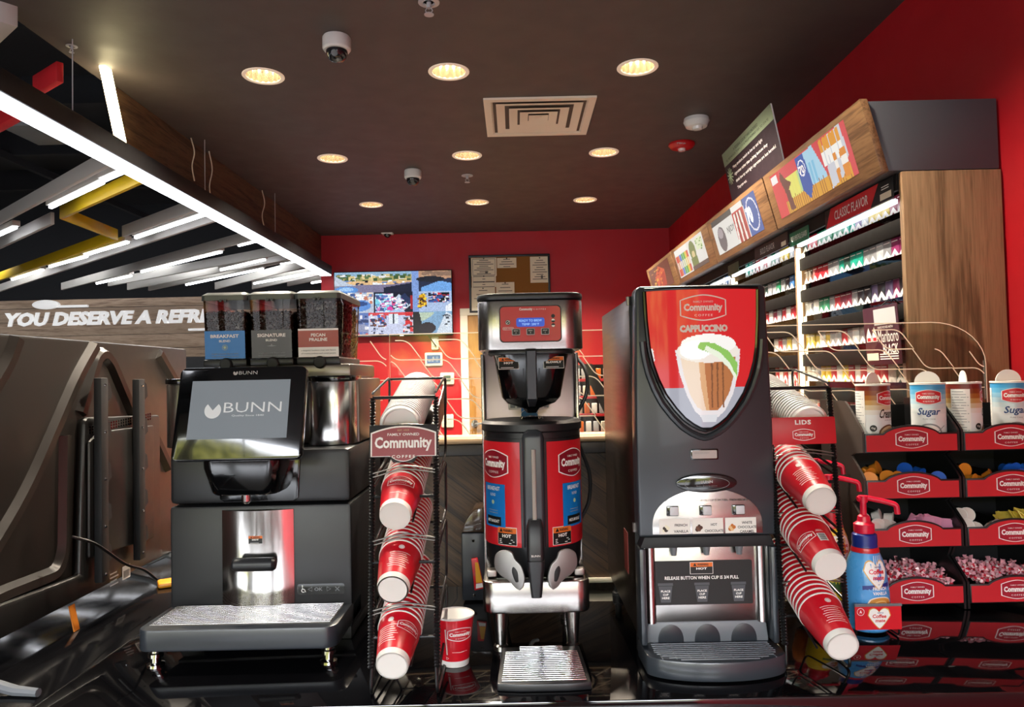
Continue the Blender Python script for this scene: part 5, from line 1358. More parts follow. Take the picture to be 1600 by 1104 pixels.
# ================================================================== CONDIMENT ORGANISERS
YO = 2.0
zt = [at(1430, y, YO).z for y in (940, 851, 775, 702)]
m_bin = mat('black_bin_plastic', '#141416', .38)
m_cork = mat('dark_brown_side', '#3a312d', .5)
def organiser(x0, x1, label, first):
    t = thing('condiment_organizer', label, 'organizer', (x0, YO, ZW)); w = x1 - x0; D = .27
    Z = [z - ZW for z in zt]
    top = Z[3] + .13
    side = [(D, 0.001), (0.0, 0.001)]
    for k, z in enumerate(Z):
        nz = Z[k + 1] if k < 3 else top
        side += [(0, z + .05), (.012, z + .062), (.07, z + .105 if k < 3 else nz - .02)] + ([(.05, nz - .012), (0, nz - .006)] if k < 3 else [])
    side += [(.1, top), (D, top)]
    for x in (0, w):
        ob('side_panel', MB().prism(side, FR((x, 0, 0), (0, 1, 0), (0, 0, 1)), -.003, .003, m_cork if (first and x == 0) else m_bin), t)
    ob('back_panel', MB().box(.003, w - .003, D - .004, D, .001, top - .02, m_bin), t)
    for k, z in enumerate(Z):
        b = ob('bin', MB().box(.0035, w - .0035, .004, D - .005, z - .004, z, m_bin).box(w / 2 - .0015, w / 2 + .0015, .01, D - .006, z, z + .055, m_bin), t)
        b['kind'] = 'thing'; del b['kind']
        T = FRONT(w / 2, 0, z); hw_ = w / 2 - .006
        def outline(e, lo): return [(-hw_ - e, lo)] + [(hw_ + e, lo), (hw_ + e, .042 + e)] + [(.075 * math.cos(a), .042 + e + .022 * math.sin(a) ** 1.5) for a in np.linspace(.0, PI, 19)] + [(-hw_ - e, .042 + e)]
        lp = ob('front_lip', MB().prism(outline(.003, -.006), T, -.001, .003, m_bin, .0008), b)
        mb = MB(); us = sorted(set(list(np.linspace(-.075, .075, 17)) + [-hw_, hw_]))
        mb.strip(us, lambda u: -.0035, lambda u: .0405 + (.0215 * max(0, 1 - (u / .075) ** 2) ** .75 if abs(u) < .075 else 0), T, m_redlip, .0034)
        badge(mb, lambda u, v, q: T(u, v + .029, q + .003), .085, mat('lip_badge', '#a51c30', .4) if 'lip_badge' not in bpy.data.materials else bpy.data.materials['lip_badge'], lift=.001, ratio=.58)
        ob('printed_face', mb, lp)
    return t
OX = (at(1352, 765, YO).x, at(1501, 765, YO).x, at(1507, 765, YO).x); OW = OX[1] - OX[0]
organiser(OX[0], OX[1], 'black four-tier condiment organizer beside the creamer pump bottles', True)
organiser(OX[2], OX[2] + OW, 'black four-tier condiment organizer next to the red wall', False)
# cylindrical cartons on the top tiers
m_cart = {}
def carton(px, rz, kind, lab):
    P = at(px, 640, YO + .06)
    t = thing('sugar_canister' if kind == 'sugar' else 'creamer_canister', lab, 'canister', (P.x, YO + .062, zt[3] + .0015), rz, group='canisters on the organizers')
    r, h = .0435, .172
    cs = ['#3fa0d8', '#62b0da', '#8cc4e0', '#b4d6e6', '#cfe0e6', '#dfe6e8'] if kind == 'sugar' else ['#7a2a20', '#8a4420', '#a8682c', '#c49a5c', '#d9c6a4', '#e4e2dc']
    A = Art(36, 26, '#e9ecee')
    for k, c in enumerate(cs): A.rect(0, 1 - (k + 1) * .075, 1, 1 - k * .075, c)
    mc = m_cart.setdefault(kind, printed('canister_print_' + kind, rough=.4))
    T0 = CYL(0, 0, r)
    mb = MB().pic(A.a, T0, -PI * r, PI * r, 0, h, mc); mb.lathe([(0, 0), (r - .0002, 0), (r - .0002, h), (0, h)], m_white, 36)
    ob('box', mb, t)
    ob('top_rim', MB().lathe([(0, h), (r + .0015, h), (r + .0015, h + .005), (0, h + .0055)], m_white, 36), t)
    ob('spout_flap', MB().prism([(.032 * math.cos(a), .032 * math.sin(a)) for a in np.linspace(0, PI, 16)], FRONT(0, 0, h + .005), -.0015, .0015, m_white), t)
    T = CYL(0, 0, r, 0, 0); mb = MB()
    badge(mb, lambda u, v, w: T(u, v + .138, w), .066, m_redlip, lift=.0008, ratio=.6)
    mn = ink('script_blue', '#1d3f78') if kind == 'sugar' else ink('script_brown', '#2a1c18')
    mb.text('Sugar' if kind == 'sugar' else 'Creamer', 0, .096, mn, T, w=.056, h=.025, shear=.25, bold=.02, lift=.001)
    mb.text('PURE CANE' if kind == 'sugar' else 'NON DAIRY', 0, .078, m_gprint, T, w=.03, h=.0035, lift=.001)
    g = ink('bowl_grey', '#8a8e92') if kind == 'sugar' else ink('cup_brown', '#6d3f26')
    us = np.linspace(-.034, .034, 17)
    for k, m, l in ((1, g, .0006), (.86, m_wprint if kind == 'sugar' else ink('creamy', '#d9b48c'), .0009)):
        mb.strip([u * k for u in us], lambda u: .036 - .03 * k * math.sqrt(max(0, 1 - (u / .034 / k) ** 2)), lambda u: .036 + .03 * k * math.sqrt(max(0, 1 - (u / .034 / k) ** 2)), T, m, l)
    if kind == 'sugar': mb.line([(.014 * math.cos(b), .03 + .011 * math.sin(b)) for b in np.linspace(0, 2 * PI, 18)[:-1]], T, .002, g, .0014, True); mb.line([(.012, .036), (.025, .048), (.04, .06)], T, .002, g, .0014)
    else: mb.flat(circ(.009, 16, -.045, .056), T, m_kprint, .0012); mb.text('0g', -.045, .056, m_wprint, T, w=.010, h=.007, lift=.0018)
    ob('printed_front', mb, t)
    T = CYL(0, 0, r, -2.05, 0); mb = MB().rect(-.024, .024, .018, .158, T, m_wprint, .0007, 6)
    for k in range(15): mb.rect(-.021, .008 + .006 * (k % 3), .150 - k * .0075, .1515 - k * .0075, T, m_gprint, .0011, 3)
    mb.rect(-.024, .024, .004, .017, T, m_redlip, .0009, 6)
    ob('printed_back', mb, t)
carton(1365, R(32), 'creamer', 'brown and white creamer canister on the top tier behind the second pump bottle')
carton(1451, R(-27), 'sugar', 'blue and white sugar canister facing forward on the organizer by the pump bottles')
carton(1507, R(75), 'creamer', 'brown canister turned to its text side, first on the organizer by the wall')
carton(1578, R(-12), 'sugar', 'blue and white sugar canister on the organizer by the red wall')

# small tubs, packets and mints
m_foil = mat('foil_lid', '#d8d2c6', .25, .8)
def tub(col):
    m = mat('tub_' + col[1:], col, .35)
    root = MB().lathe([(0, 0), (.0135, 0), (.0175, .021), (.0205, .0215), (.0205, .0225), (0, .0225)], m, 18)
    return root.mesh('creamer_tub'), MB().lathe([(0, .0227), (.0195, .0227), (.0195, .0232), (0, .0234)], mat('tub_lid_' + col[1:], col if col != '#e4e2de' else '#d9c9c2', .3), 18).mesh('foil_lid')
def spread_tubs(colour, name, x0, x1, z, n, where, seed, group):
    me, lm = tub(colour); rng = random.Random(seed)
    for k in range(n):
        layer = k // 4; q = k % 4
        x = x0 + (x1 - x0) * (q + .5 + (.3 if layer % 2 else 0)) / 4.4
        o = ob('creamer_tub', me, loc=(x, YO + .034 + .012 * (q % 2) + .04 * layer, z + .021 + (.021 if layer else 0)), rot=(R(rng.uniform(60, 120)), R(rng.uniform(-30, 30)), R(rng.uniform(-60, 60))),
               label='%s creamer tub %s, %s in heap' % (name, where, ORD[k]), cat='creamer tub', group=group)
        ob('foil_lid', lm, o)
zz = [z + .001 for z in zt]
h1 = OW / 2
spread_tubs('#d98a2b', 'orange', OX[0] + .012, OX[0] + h1 - .004, zz[2] + .018, 6, 'on the third tier beside the pump bottles', 3, 'orange creamer tubs')
spread_tubs('#1f5fc9', 'blue', OX[0] + h1 + .004, OX[0] + OW - .012, zz[2] + .014, 6, 'on the third tier beside the pump bottles', 4, 'blue creamer tubs')
spread_tubs('#d98a2b', 'orange', OX[2] + .012, OX[2] + h1 - .004, zz[2] + .016, 5, 'on the third tier by the red wall', 5, 'orange creamer tubs')
spread_tubs('#1f5fc9', 'blue', OX[2] + h1 + .004, OX[2] + OW - .012, zz[2] + .018, 7, 'on the third tier by the red wall', 6, 'blue creamer tubs')
spread_tubs('#e4e2de', 'white', OX[0] + .012, OX[0] + h1 - .004, zz[1] + .016, 7, 'on the second tier beside the pump bottles', 7, 'white creamer tubs')
spread_tubs('#e4e2de', 'white', OX[2] + .012, OX[2] + h1 - .004, zz[1] + .016, 6, 'on the second tier by the red wall', 8, 'white creamer tubs')
def packets(col, name, x0, x1, z, n, seed, lab):
    rng = random.Random(seed); mb = MB(); m = mat('packet_' + name, col, .5)
    us = np.linspace(-.03, .03, 7); rows = []
    for u in us: rows.append([(u, -.018, .002 * math.sin(u * 90)), (u, .018, .002 * math.sin(u * 90 + .6)), (u, .018, .003 + .002 * math.sin(u * 90 + .6)), (u, -.018, .003 + .002 * math.sin(u * 90))])
    mb.loft(rows, m); me = mb.mesh('sweetener_packet')
    for k in range(n):
        f = k / max(n - 1, 1)
        o = ob('sweetener_packet', me, loc=(x0 + (x1 - x0) * f, YO + .04 + rng.uniform(0, .02), z + .016 + .010 * math.sin(f * 3) + rng.uniform(0, .006)), rot=(R(rng.uniform(20, 75)), R(rng.uniform(-25, 25)), R(rng.uniform(-70, 70))),
               label='%s sweetener packet %s, %s in heap' % (name, lab, ORD[k]), cat='sweetener packet', group=name + ' sweetener packets')
packets('#d98fae', 'pink', OX[0] + h1 + .02, OX[1] - .03, zz[1] + .02, 14, 1, 'on the second tier beside the bottles')
packets('#d9c04e', 'yellow', OX[2] + h1 + .01, OX[2] + OW - .02, zz[1] + .028, 18, 2, 'on the second tier by the red wall')
# wrapped mints
m_mintr, m_mintw, m_wrapc = mat('mint_red', '#c8243c', .3), mat('mint_white', '#efd3d6', .3), mat('mint_wrapper', '#d99aa6', .2, coat=.5)
mb = MB()
for k in range(6):
    a0, a1 = 2 * PI * k / 6, 2 * PI * (k + 1) / 6; am = (a0 + a1) / 2; r = .0085
    vs = [(0, 0, -.0035), (0, 0, .0035)]
    for z, rr in ((-.0035, r * .8), (0, r), (.0035, r * .8)): vs += [(rr * math.cos(a), rr * math.sin(a), z) for a in (a0, am, a1)]
    mb.add(vs, [(0, 3, 2), (0, 4, 3), (2, 3, 6, 5), (3, 4, 7, 6), (5, 6, 9, 8), (6, 7, 10, 9), (1, 8, 9), (1, 9, 10)], m_mintr if k % 2 else m_mintw)
mint_me = mb.mesh('mint_candy')
mb = MB()
for s in (-1, 1): mb.add([(s * .007, -.002, 0), (s * .007, .002, .001), (s * .017, .006, .003), (s * .018, 0, -.003), (s * .017, -.006, .002)], [(0, 1, 2, 3), (0, 3, 4)], m_wrapc); mb.add([(s * .007, -.002, -.001), (s * .007, .002, 0), (s * .017, .006, .002), (s * .018, 0, -.004), (s * .017, -.006, .001)], [(0, 3, 2, 1), (0, 4, 3)], m_wrapc)
twist_me = mb.mesh('wrapper_twist')
def mints(x0, w, z, seed, lab, n=130):
    rng = random.Random(seed); k = 0
    nx = 11
    while k < n:
        row, c = divmod(k, nx); f = (c + .5 + rng.uniform(-.3, .3)) / nx
        y = .018 + .0125 * row; hgt = .012 + .018 * min(1, row / 4) + .010 * math.sin(f * 2.2 + seed) - .02 * max(0, 1 - abs(f - .5) / .06) + rng.uniform(0, .010)
        o = ob('mint_candy', mint_me, loc=(x0 + w * f, YO + y + rng.uniform(-.003, .003), z + hgt + .006), rot=(rng.uniform(0, 3), rng.uniform(0, 3), rng.uniform(0, 6)), label='red and white wrapped mint heaped on the lowest tier ' + lab, cat='mint candy', group='wrapped mints ' + lab)
        o.scale = (1.15, 1.15, 1.15)
        ob('wrapper_twist', twist_me, o)
        k += 1
mints(OX[0] + .016, OW - .032, zz[0] + .012, 1, 'behind the blue pump bottle')
mints(OX[2] + .016, OW - .032, zz[0] + .018, 2, 'by the red wall')

# ================================================================== CREAMER PUMP BOTTLES
m_btl = {'blue': mat('bottle_blue', '#4f9fe0', .28, coat=.4), 'yellow': mat('bottle_yellow', '#efc21c', .28, coat=.4), 'amber': mat('bottle_amber', '#d9762a', .28, coat=.4)}
m_navyp, m_bred = mat('print_navy', '#1b2f83', .3), mat('print_red', '#d3202c', .3)
def heart(s): return [(s * .0625 * 16 * math.sin(a) ** 3, s * .0625 * (13 * math.cos(a) - 5 * math.cos(2 * a) - 2 * math.cos(3 * a) - math.cos(4 * a))) for a in np.linspace(0, 2 * PI, 40)[:-1]]
def heart_mark(mb, T, s, wr=1.0, n=4):
    us = np.linspace(-s, s, 15)
    top = lambda k: (lambda u: k * s * (.62 + .36 * math.sin(min(1, abs(u) / (k * s)) * PI) ** .8) if abs(u) < k * s else .3 * s)
    low = lambda k: (lambda u: -k * s * .98 * (1 - min(1, abs(u) / (k * s)) ** 1.4) + .28 * s * min(1, abs(u) / (k * s)))
    for k, m, l in ((1, m_gprint if False else ink('heart_gold', '#d9a94a') if 'heart_gold' not in bpy.data.materials else bpy.data.materials['heart_gold'], .0006), (.92, m_wprint, .001)):
        mb.strip([u * k for u in us], low(k), top(k), T, m, l)
    mb.text('NESTLE', s * .1, s * .52, m_navyp, T, w=s * .5, h=s * .11, bold=.02, lift=.0016); mb.text('Coffee', 0, s * .22, m_bred, T, w=s * 1.2, h=s * .34, bold=.03, shear=.1, lift=.0016); mb.text('mate', s * .08, -s * .2, m_bred, T, w=s * .85, h=s * .26, bold=.03, shear=.1, lift=.0016)
def bottle(px, py, Y, z0, kind, sl, lab, rz=0.0):
    P = at(px, py, Y)
    t = thing('creamer_bottle', lab, 'bottle', (P.x, Y, z0), rz, 'creamer pump bottles')
    B = m_btl[kind]; prof = [(0, 0), (.046, 0), (.052, .006), (.0535, .03), (.053, .09), (.049, .13), (.042, .165), (.033, .188)]
    ob('bottle', MB().lathe(prof + [(.032, .192), (0, .192)], B, 40), t)
    ob('shoulder_band', MB().lathe([(.0336, .1885), (.034, .19), (.031, .2), (.029, .2), (.0, .2)], m_bred, 32), t)
    ob('neck_sleeve', MB().lathe([(0, .2005), (.030, .2005), (.029, .207), (.03, .215), (.029, .23), (.025, .234), (0, .234)], m_navyp if kind == 'blue' else m_bred, 32), t)
    cap = ob('pump_cap', MB().lathe([(0, .2345), (.024, .2345), (.0245, .236), (.0245, .256), (.016, .262), (.014, .275), (.009, .279), (.0075, .279), (.0075, .315), (0, .315)], m_pink, 28), t)
    ob('pump_spout', MB().tube(fil([(-.014, 0, .318), (.006, 0, .321), (.045, -.012, .313), (.073, -.02, .305), (.075, -.0205, .282)], .008), [.008, .009, .0085] + [.006] * 50 if False else .0068, m_pink, 10).lathe([(0, .31), (.011, .31), (.011, .326), (0, .327)], m_pink, 16), cap)
    def SURF(a0, z1):
        def f(u, v, w):
            z = z1 + v
            for (r0, q0), (r1, q1) in zip(prof[1:], prof[2:]):
                if q0 <= z <= q1 or (r1, q1) == prof[-1]: r = r0 + (r1 - r0) * (z - q0) / (q1 - q0); break
            a = a0 + u / .05
            return Vector(((r + w) * math.sin(a), -(r + w) * math.cos(a), z))
        return f
    mb = MB(); heart_mark(mb, SURF(.14, .140), .035); ob('heart_logo', mb, t)
    mb = MB(); T = SURF(.2, .090); us = np.linspace(-.04, .03, 12)
    mb.strip(us, lambda u: -.06, lambda u: .022 + .008 * math.sin((u + .05) * 18), T, m_navyp if kind == 'blue' else mat('print_green', '#4b6b2a', .4), .0006)
    a, b = ('FRENCH', 'VANILLA') if kind == 'blue' else ('HAZEL', 'NUT')
    mb.text(a, .0, .018, m_wprint, T, w=.034, h=.0078, bold=.03, lift=.0014); mb.text(b, .0, .007, m_wprint, T, w=.036, h=.0078, bold=.03, lift=.0014)
    for q, (c, rx, ry) in enumerate((('#f0e4d2', .031, .017), ('#c98b3c', .028, .0145), ('#e2b46c', .016, .008), ('#c98b3c', .011, .005))):
        us = np.linspace(-rx, rx, 12); mb.strip(us, lambda u: -.018 - ry * math.sqrt(max(0, 1 - (u / rx) ** 2)), lambda u: -.018 + ry * math.sqrt(max(0, 1 - (u / rx) ** 2)), T, ink('coffee_tone', c), .001 + .0004 * q)
    ob('flavor_label', mb, t)
    for q in range(5): pass
    mb = MB(); T = SURF(.35, .18)
    for q in range(5): mb.line([(-.016 + q * .007, -.016 - .004 * (q % 2)), (-.012 + q * .007, .004)], T, .002, m_wprint, .0012)
    ob('splash_print', mb, t)
bottle(1352, 880, 1.865, ZW + .006, 'blue', 0, 'blue French vanilla creamer pump bottle with red pump behind the red heart sign')
bottle(1298, 860, 1.985, ZW + .043, 'yellow', 0, 'yellow creamer pump bottle between the cup rack and the blue bottle', .1)
bottle(1276, 850, 2.10, ZW + .073, 'amber', 0, 'rearmost creamer pump bottle, only its red pump showing over the cups', .1)
a, b = at(1337, 984, 1.80), at(1408, 946, 1.80)
t = thing('creamer_tray', 'black wire creamer tray with red heart sign in front', 'tray', (a.x, 1.80, ZW)); w = b.x - a.x
T = FRONT(w / 2, 0, (b.z + a.z) / 2 - ZW); hh = (b.z - a.z) / 2
sg = ob('sign', MB().prism(rrect(w, 2 * hh, .001, 1), T, -.003, 0, m_bred), t)
mb = MB(); heart_mark(mb, lambda u, v, q: T(u + .002, v * .93 - .001, q), .028); mb.line(circ(.0085, 16, -w * .38, hh * .55), T, .001, m_wprint, .0008, True); mb.text('A', -w * .38, hh * .55, m_wprint, T, w=.006, h=.007, lift=.0008, bold=.03); ob('printed_face', mb, sg)
ob('sign_edge', MB().box(-.001, w + .001, -.002, .002, b.z - ZW, b.z - ZW + .006, m_grey), sg)
for x in (.004, w - .004):
    ob('side_wire', MB().tube(fil([(x, .006, b.z - ZW - .01), (x, .006, .004), (x, .36, .004)], .01), .0025, m_wire, 6), t)
ob('step', MB().box(.004, w - .004, .13, .25, .001, .035, m_matte, .002).box(.004, w - .004, .251, .37, .001, .064, m_matte, .002), t)
ob('base_wire', MB().tube([(.004, .12, .003), (w - .004, .12, .003)], .0022, m_wire, 6), t)
# ================================================================== CIGARETTE CABINETS ALONG THE RIGHT WALL
a = at(1410, 268, 2.37); XF = a.x + .002; ZP = a.z
BAYS = [2.39, 3.30, 4.28, 5.26, 6.24]
SZ = [2.05, 1.91, 1.77, 1.628, 1.487, 1.345]
m_shelf = mat('dark_shelf', '#120f0e', .7, spec=.12)
m_cabin = mat('dark_cabinet', '#1a1716', .6, spec=.15)
m_cabled = glow('cabinet_led', '#fff0cc', 4)
m_cabledw = glow('cabinet_led_cool', '#f4f8ff', 2.4)
m_topbox = mat('charcoal_laminate', '#45464b', .35, vary=.08, vscale=6)
XB = XR - .008
for k in range(4):
    y0, y1 = BAYS[k], BAYS[k + 1]; L = y1 - y0
    nm = ('with the walnut end panel', 'second from the walnut end panel', 'third from the walnut end panel', 'farthest along the red wall')[k]
    t = thing('cigarette_cabinet', 'tall lit cigarette shelving bay, ' + nm, 'cabinet', (XF, y0, 0)); D = XB - XF
    if k == 0: o = ob('end_panel', MB().box(-.006, D, -.026, -.001, .0, ZP, m_walnut, .002), t); o['label'] = 'walnut end panel'
    ob('back_panel', MB().box(D - .02, D, 0, L, .5, ZP - .02, m_cabin), t)
    ob('top_panel', MB().box(.02, D - .021, 0, L - .02, ZP - .04, ZP - .02, m_cabin), t)
    ob('base', MB().box(.01, D, 0, L, 0, 1.18, m_cabin), t)
    dv = ob('divider', MB().box(-.004, D - .021, L - .03, L - .001, 1.181, ZP - .045, m_walnut, .001), t)
    ob('vertical_led', MB().box(-.008, .008, L - .045, L - .0305, 1.2, ZP - .095, m_cabled), dv)
    for z in SZ:
        sh = ob('shelf', MB().box(.012, D - .021, .001, L - .047, z - .012, z, m_shelf), t)
        ob('shelf_lip', MB().box(-.001, .0115, .001, L - .047, z - .052, z + .001, m_shelf, .002), sh)
    ob('top_led', MB().box(-.012, .006, .03, L - .06, ZP - .092, ZP - .078, m_cabledw), t)
    ob('valance', MB().box(-.012, -.002, .0, L - .002, ZP - .055, ZP + .0, m_cabin), t)
    # header light box leaning out over the shelves
    zb, zt_ = ZP + .004, ZP + .238
    hb = thing('header_light_box', 'walnut header box with lit advertisement above ' + ('the bay with the walnut end panel', 'the second bay', 'the third bay', 'the farthest bay')[k], 'light box', (XF, y0, zb), group='header light boxes')
    H = zt_ - zb; lean = .062
    hy0, hy1 = -.03 if k == 0 else .006, L - .006
    pf = [(-.052, .0), (D, .0), (D, H), (-.052 - lean + .04, H), (-.052 - lean, H)]
    fm = ob('frame', MB().prism([(-.075, -.004), (-.05, -.004), (-.05 - lean, H), (-.075 - lean, H)], FR((0, 0, 0), (1, 0, 0), (0, 0, 1)), -hy1, -hy0, m_walnut_h, .002), hb)
    ob('carcass', MB().prism([(-.049, .0), (D, .0), (D, H - .004), (-.049 - lean, H - .004)], FR((0, 0, 0), (1, 0, 0), (0, 0, 1)), -hy1 + .004, -hy0 - .012, m_topbox, .002), hb)
    q = math.hypot(lean, H + .004); T = FR((-.0752 - lean * .5, (hy0 + hy1) / 2, H / 2), (0, -1, 0), (-lean, 0, H + .004))
    w, h = (hy1 - hy0), q
    A = Art(120, 44, '#e6e4de')
    if k == 0:
        A.rect(0, 0, 1, 1, '#d8434b'); A.poly([(.0, 0), (.0, 1), (.13, 1), (.2, 0)], '#dc2f36'); A.rect(.01, .78, .1, .95, '#f4efee'); A.poly([(.16, 0), (.45, .95), (.62, 1), (.7, .35), (.7, 0)], '#a9d4ea'); A.poly([(.18, .15), (.2, .75), (.42, .75), (.42, .2)], '#e8e06a')
        A.rect(.13, 0, .95, .28, '#e0a024')
        for i in range(30): A.rect(.14 + i * .027, 0, .147 + i * .027, .30 + .04 * (i % 2), '#a8651a')
        for i in range(9): A.rect(.24 + i * .042, .3, .262 + i * .042, .72, ('#e9e46a', '#bcd890', '#7fc0e0')[i // 3])
        A.poly([(.18, .05), (.16, .5), (.13, .8), (.16, .95), (.2, .75), (.27, .6), (.22, .5), (.24, .05)], '#6b2b1c'); A.poly([(.39, .3), (.39, .98), (.5, .98), (.52, .3), (.46, .05)], '#2b55a8'); A.ell(.445, .72, .045, .17, '#e9eef8'); A.ell(.445, .72, .037, .14, '#2b55a8')
        A.poly([(.72, .0), (.74, .95), (.95, 1), (.96, .4), (.86, .1)], '#cfd0d8')
        for i in range(6): A.poly([(.70 + i * .038, .72), (.735 + i * .038, .74), (.735 + i * .038, .98), (.70 + i * .038, .96)], '#e39a2a'); A.poly([(.70 + i * .038, .45 + .03 * (i % 2)), (.73 + i * .038, .45), (.735 + i * .038, .74), (.70 + i * .038, .72)], '#f7f4ee')
        for x in (.8, .87, .9): A.poly([(x, .05), (x + .035, .08), (x + .045, .6), (x + .01, .6)], '#e08a24'); A.poly([(x + .005, .3), (x + .038, .3), (x + .042, .45), (x + .01, .45)], '#f6efe6')
    elif k == 1:
        A.rect(0, .84, 1, 1, '#4a4644'); A.ell(.17, .38, .09, .36, '#6d6468'); A.ell(.16, .55, .06, .15, '#a89ea2'); A.rect(.5, 0, .74, 1, '#c8302c')
        for i in range(6): A.poly([(.5 + i * .04, 0), (.53 + i * .04, 0), (.56 + i * .03, .8), (.53 + i * .03, .8)], ('#f3ede6', '#a3261f')[i % 2])
        A.rect(.5, .84, .74, 1, '#f2efe9'); A.rect(.76, 0, 1, 1, '#2f57a6'); A.ell(.88, .5, .105, .43, '#dfe6f4'); A.ell(.88, .5, .092, .38, '#2f57a6')
    elif k == 2:
        for i, c in enumerate(('#d8432e', '#d86a3e', '#3f6fd0', '#3fa04a', '#4cae3c', '#e8c23a', '#cf3a2a')): A.rect(.02 + i * .065, .05, .08 + i * .065, .78, c); A.rect(.03 + i * .065, .3, .07 + i * .065, .55, '#efe6c9')
        A.rect(.02, .8, .46, 1, '#f3f1ea'); A.ell(.62, .62, .1, .34, '#6a7a35'); A.ell(.62, .5, .05, .12, '#d9c48a'); A.rect(.52, .05, .72, .4, '#6a7a35'); A.rect(.76, .55, .96, .9, '#dfe8c0'); A.rect(.5, .0, 1, .13, '#4a3434'); A.bits(.76, .5, .96, .9, ['#5a8a3a', '#86a860'], 14, .03)
    else:
        A.rect(0, 0, 1, 1, '#6e2a10'); A.poly([(.3, .1), (.25, .6), (.5, .95), (.75, .7), (.7, .1)], '#e0582a'); A.poly([(.32, .1), (.5, .5), (.72, .65), (.7, .1)], '#b8341a'); A.bits(.1, .1, .6, .9, ['#f0a83a', '#e87830', '#8a2a10'], 30, .05)
    mb = MB().pic(A.a, T, -w * .42, w * .36, -h * .38, h * .40, printed('lit_advertisement', es=.75, rough=.25, base=.05), .0015)
    if k == 0: mb.text('70', -w * .075, h * .155, m_wprint, T, w=w * .05, h=h * .14, bold=.02, lift=.0025)
    if k == 1: mb.text('NJOY', -w * .1, h * .0, m_kprint, T, w=w * .13, h=h * .18, lift=.0025); mb.text('70', w * .222, h * .02, m_wprint, T, w=w * .08, h=h * .34, bold=.03, lift=.0025)
    ob('lit_graphic', mb, fm)
    # strip signs under the header
    T = FR((-.0125, L / 2, ZP - .026), (0, -1, 0), (0, 0, 1))
    if k == 0:
        s = thing('shelf_strip_sign', 'red and black CLASSIC FLAVOR strip sign under the lit header', 'sign', (XF, y0, ZP)); T = FR((-.016, .30, -.034), (0, -1, 0), (0, 0, 1))
        mb = MB().prism([(-.245, -.042), (.285, -.042), (.285, .03), (-.245, .03)], T, -.003, 0, m_kprint, .0006); mb.flat([(-.235, -.042), (.13, -.042), (.19, .03), (-.19, .03)], T, m_bred, .0006)
        sg = ob('sign_board', mb, s); mb = MB(); mb.text('CLASSIC FLAVOR', -.02, -.006, m_wprint, T, w=.27, h=.036, lift=.0014, bold=.01); ob('lettering', mb, sg); mb = MB(); mb.rect(.2, .275, -.034, -.012, T, m_cream, .0014); mb.rect(.21, .26, .0, .003, T, m_wprint, .0014); mb.rect(.21, .26, .008, .011, T, m_wprint, .0014); ob('small_print', mb, sg)
        s = thing('shelf_strip_sign', 'green FRESH MENTHOL FLAVOR strip sign at the first lit divider', 'sign', (XF, y0, ZP)); T = FR((-.016, L - .09, -.05), (0, -1, 0), (0, 0, 1))
        sg = ob('sign_board', MB().prism(rrect(.21, .06, .004), T, -.003, 0, mat('menthol_green', '#1f6a4c', .4)), s); mb = MB(); mb.text('FRESH MENTHOL FLAVOR', 0, 0, m_wprint, T, w=.18, h=.024, lift=.001); ob('lettering', mb, sg)
    if k == 1:
        s = thing('shelf_strip_sign', 'black BOLD FLAVOR strip sign over the second bay', 'sign', (XF, y0, ZP)); T = FR((-.016, .27, -.034), (0, -1, 0), (0, 0, 1))
        sg = ob('sign_board', MB().prism(rrect(.46, .066, .003), T, -.003, 0, mat('sign_dark_brown', '#2c2220', .4)), s); mb = MB(); mb.text('BOLD FLAVOR', -.04, 0, m_wprint, T, w=.2, h=.03, lift=.001); mb.rect(.15, .21, -.025, -.004, T, m_cream, .001); ob('lettering', mb, sg)
        s = thing('shelf_strip_sign', 'dull green strip sign at the second lit divider', 'sign', (XF, y0, ZP)); T = FR((-.016, L - .1, -.05), (0, -1, 0), (0, 0, 1))
        ob('sign_board', MB().prism(rrect(.2, .06, .004), T, -.003, 0, mat('olive_sign', '#4d5a40', .4)), s)

# packs
PC = {'grey': '#8e9094', 'green': '#1f7a55', 'dark green': '#274a40', 'teal': '#17a08a', 'red': '#b3222e', 'gold': '#c9b14a', 'brown': '#6a4a38', 'maroon': '#7c1f38', 'black': '#26252a', 'violet': '#6d5f8a', 'white': '#dcdad4', 'blue': '#3f6fa8', 'plum': '#8d2c62', 'yellow': '#e3c22c', 'silver': '#b9bec2'}
m_clearlip = clear('clear_pusher', (.93, .94, .96), (1, 1, 1), 1.4)
_pk = {}
def pack_meshes(c, tall):
    if (c, tall) not in _pk:
        m = mat('pack_' + c.replace(' ', '_'), PC[c], .32, coat=.3); h = .102 if tall else .088
        body = MB().box(0, .022, -.0265, .0265, 0, h, m, .0012)
        T = FR((0, 0, 0), (0, -1, 0), (0, 0, 1)); mb = MB()
        mb.flat([(-.0255, .001), (.0255, .001), (.0255, h * .34), (0, h * .60), (-.0255, h * .34)], T, m_wprint, .0006)
        mb.flat([(-.013, .002), (.013, .002), (.012, h * .26), (0, h * .40), (-.012, h * .26)], T, m, .001); mb.text('FILTER', 0, h * .30, m_kprint, T, w=.03, h=.006, bold=.02, lift=.0014) if False else None
        mb.rect(-.018, .018, h * .1, h * .13, T, m_gprint, .0014); mb.rect(-.02, .02, h * .86, h * .9, T, m_wprint, .0006)
        _pk[(c, tall)] = (body.mesh('cigarette_pack'), mb.mesh('front_label'))
    return _pk[(c, tall)]
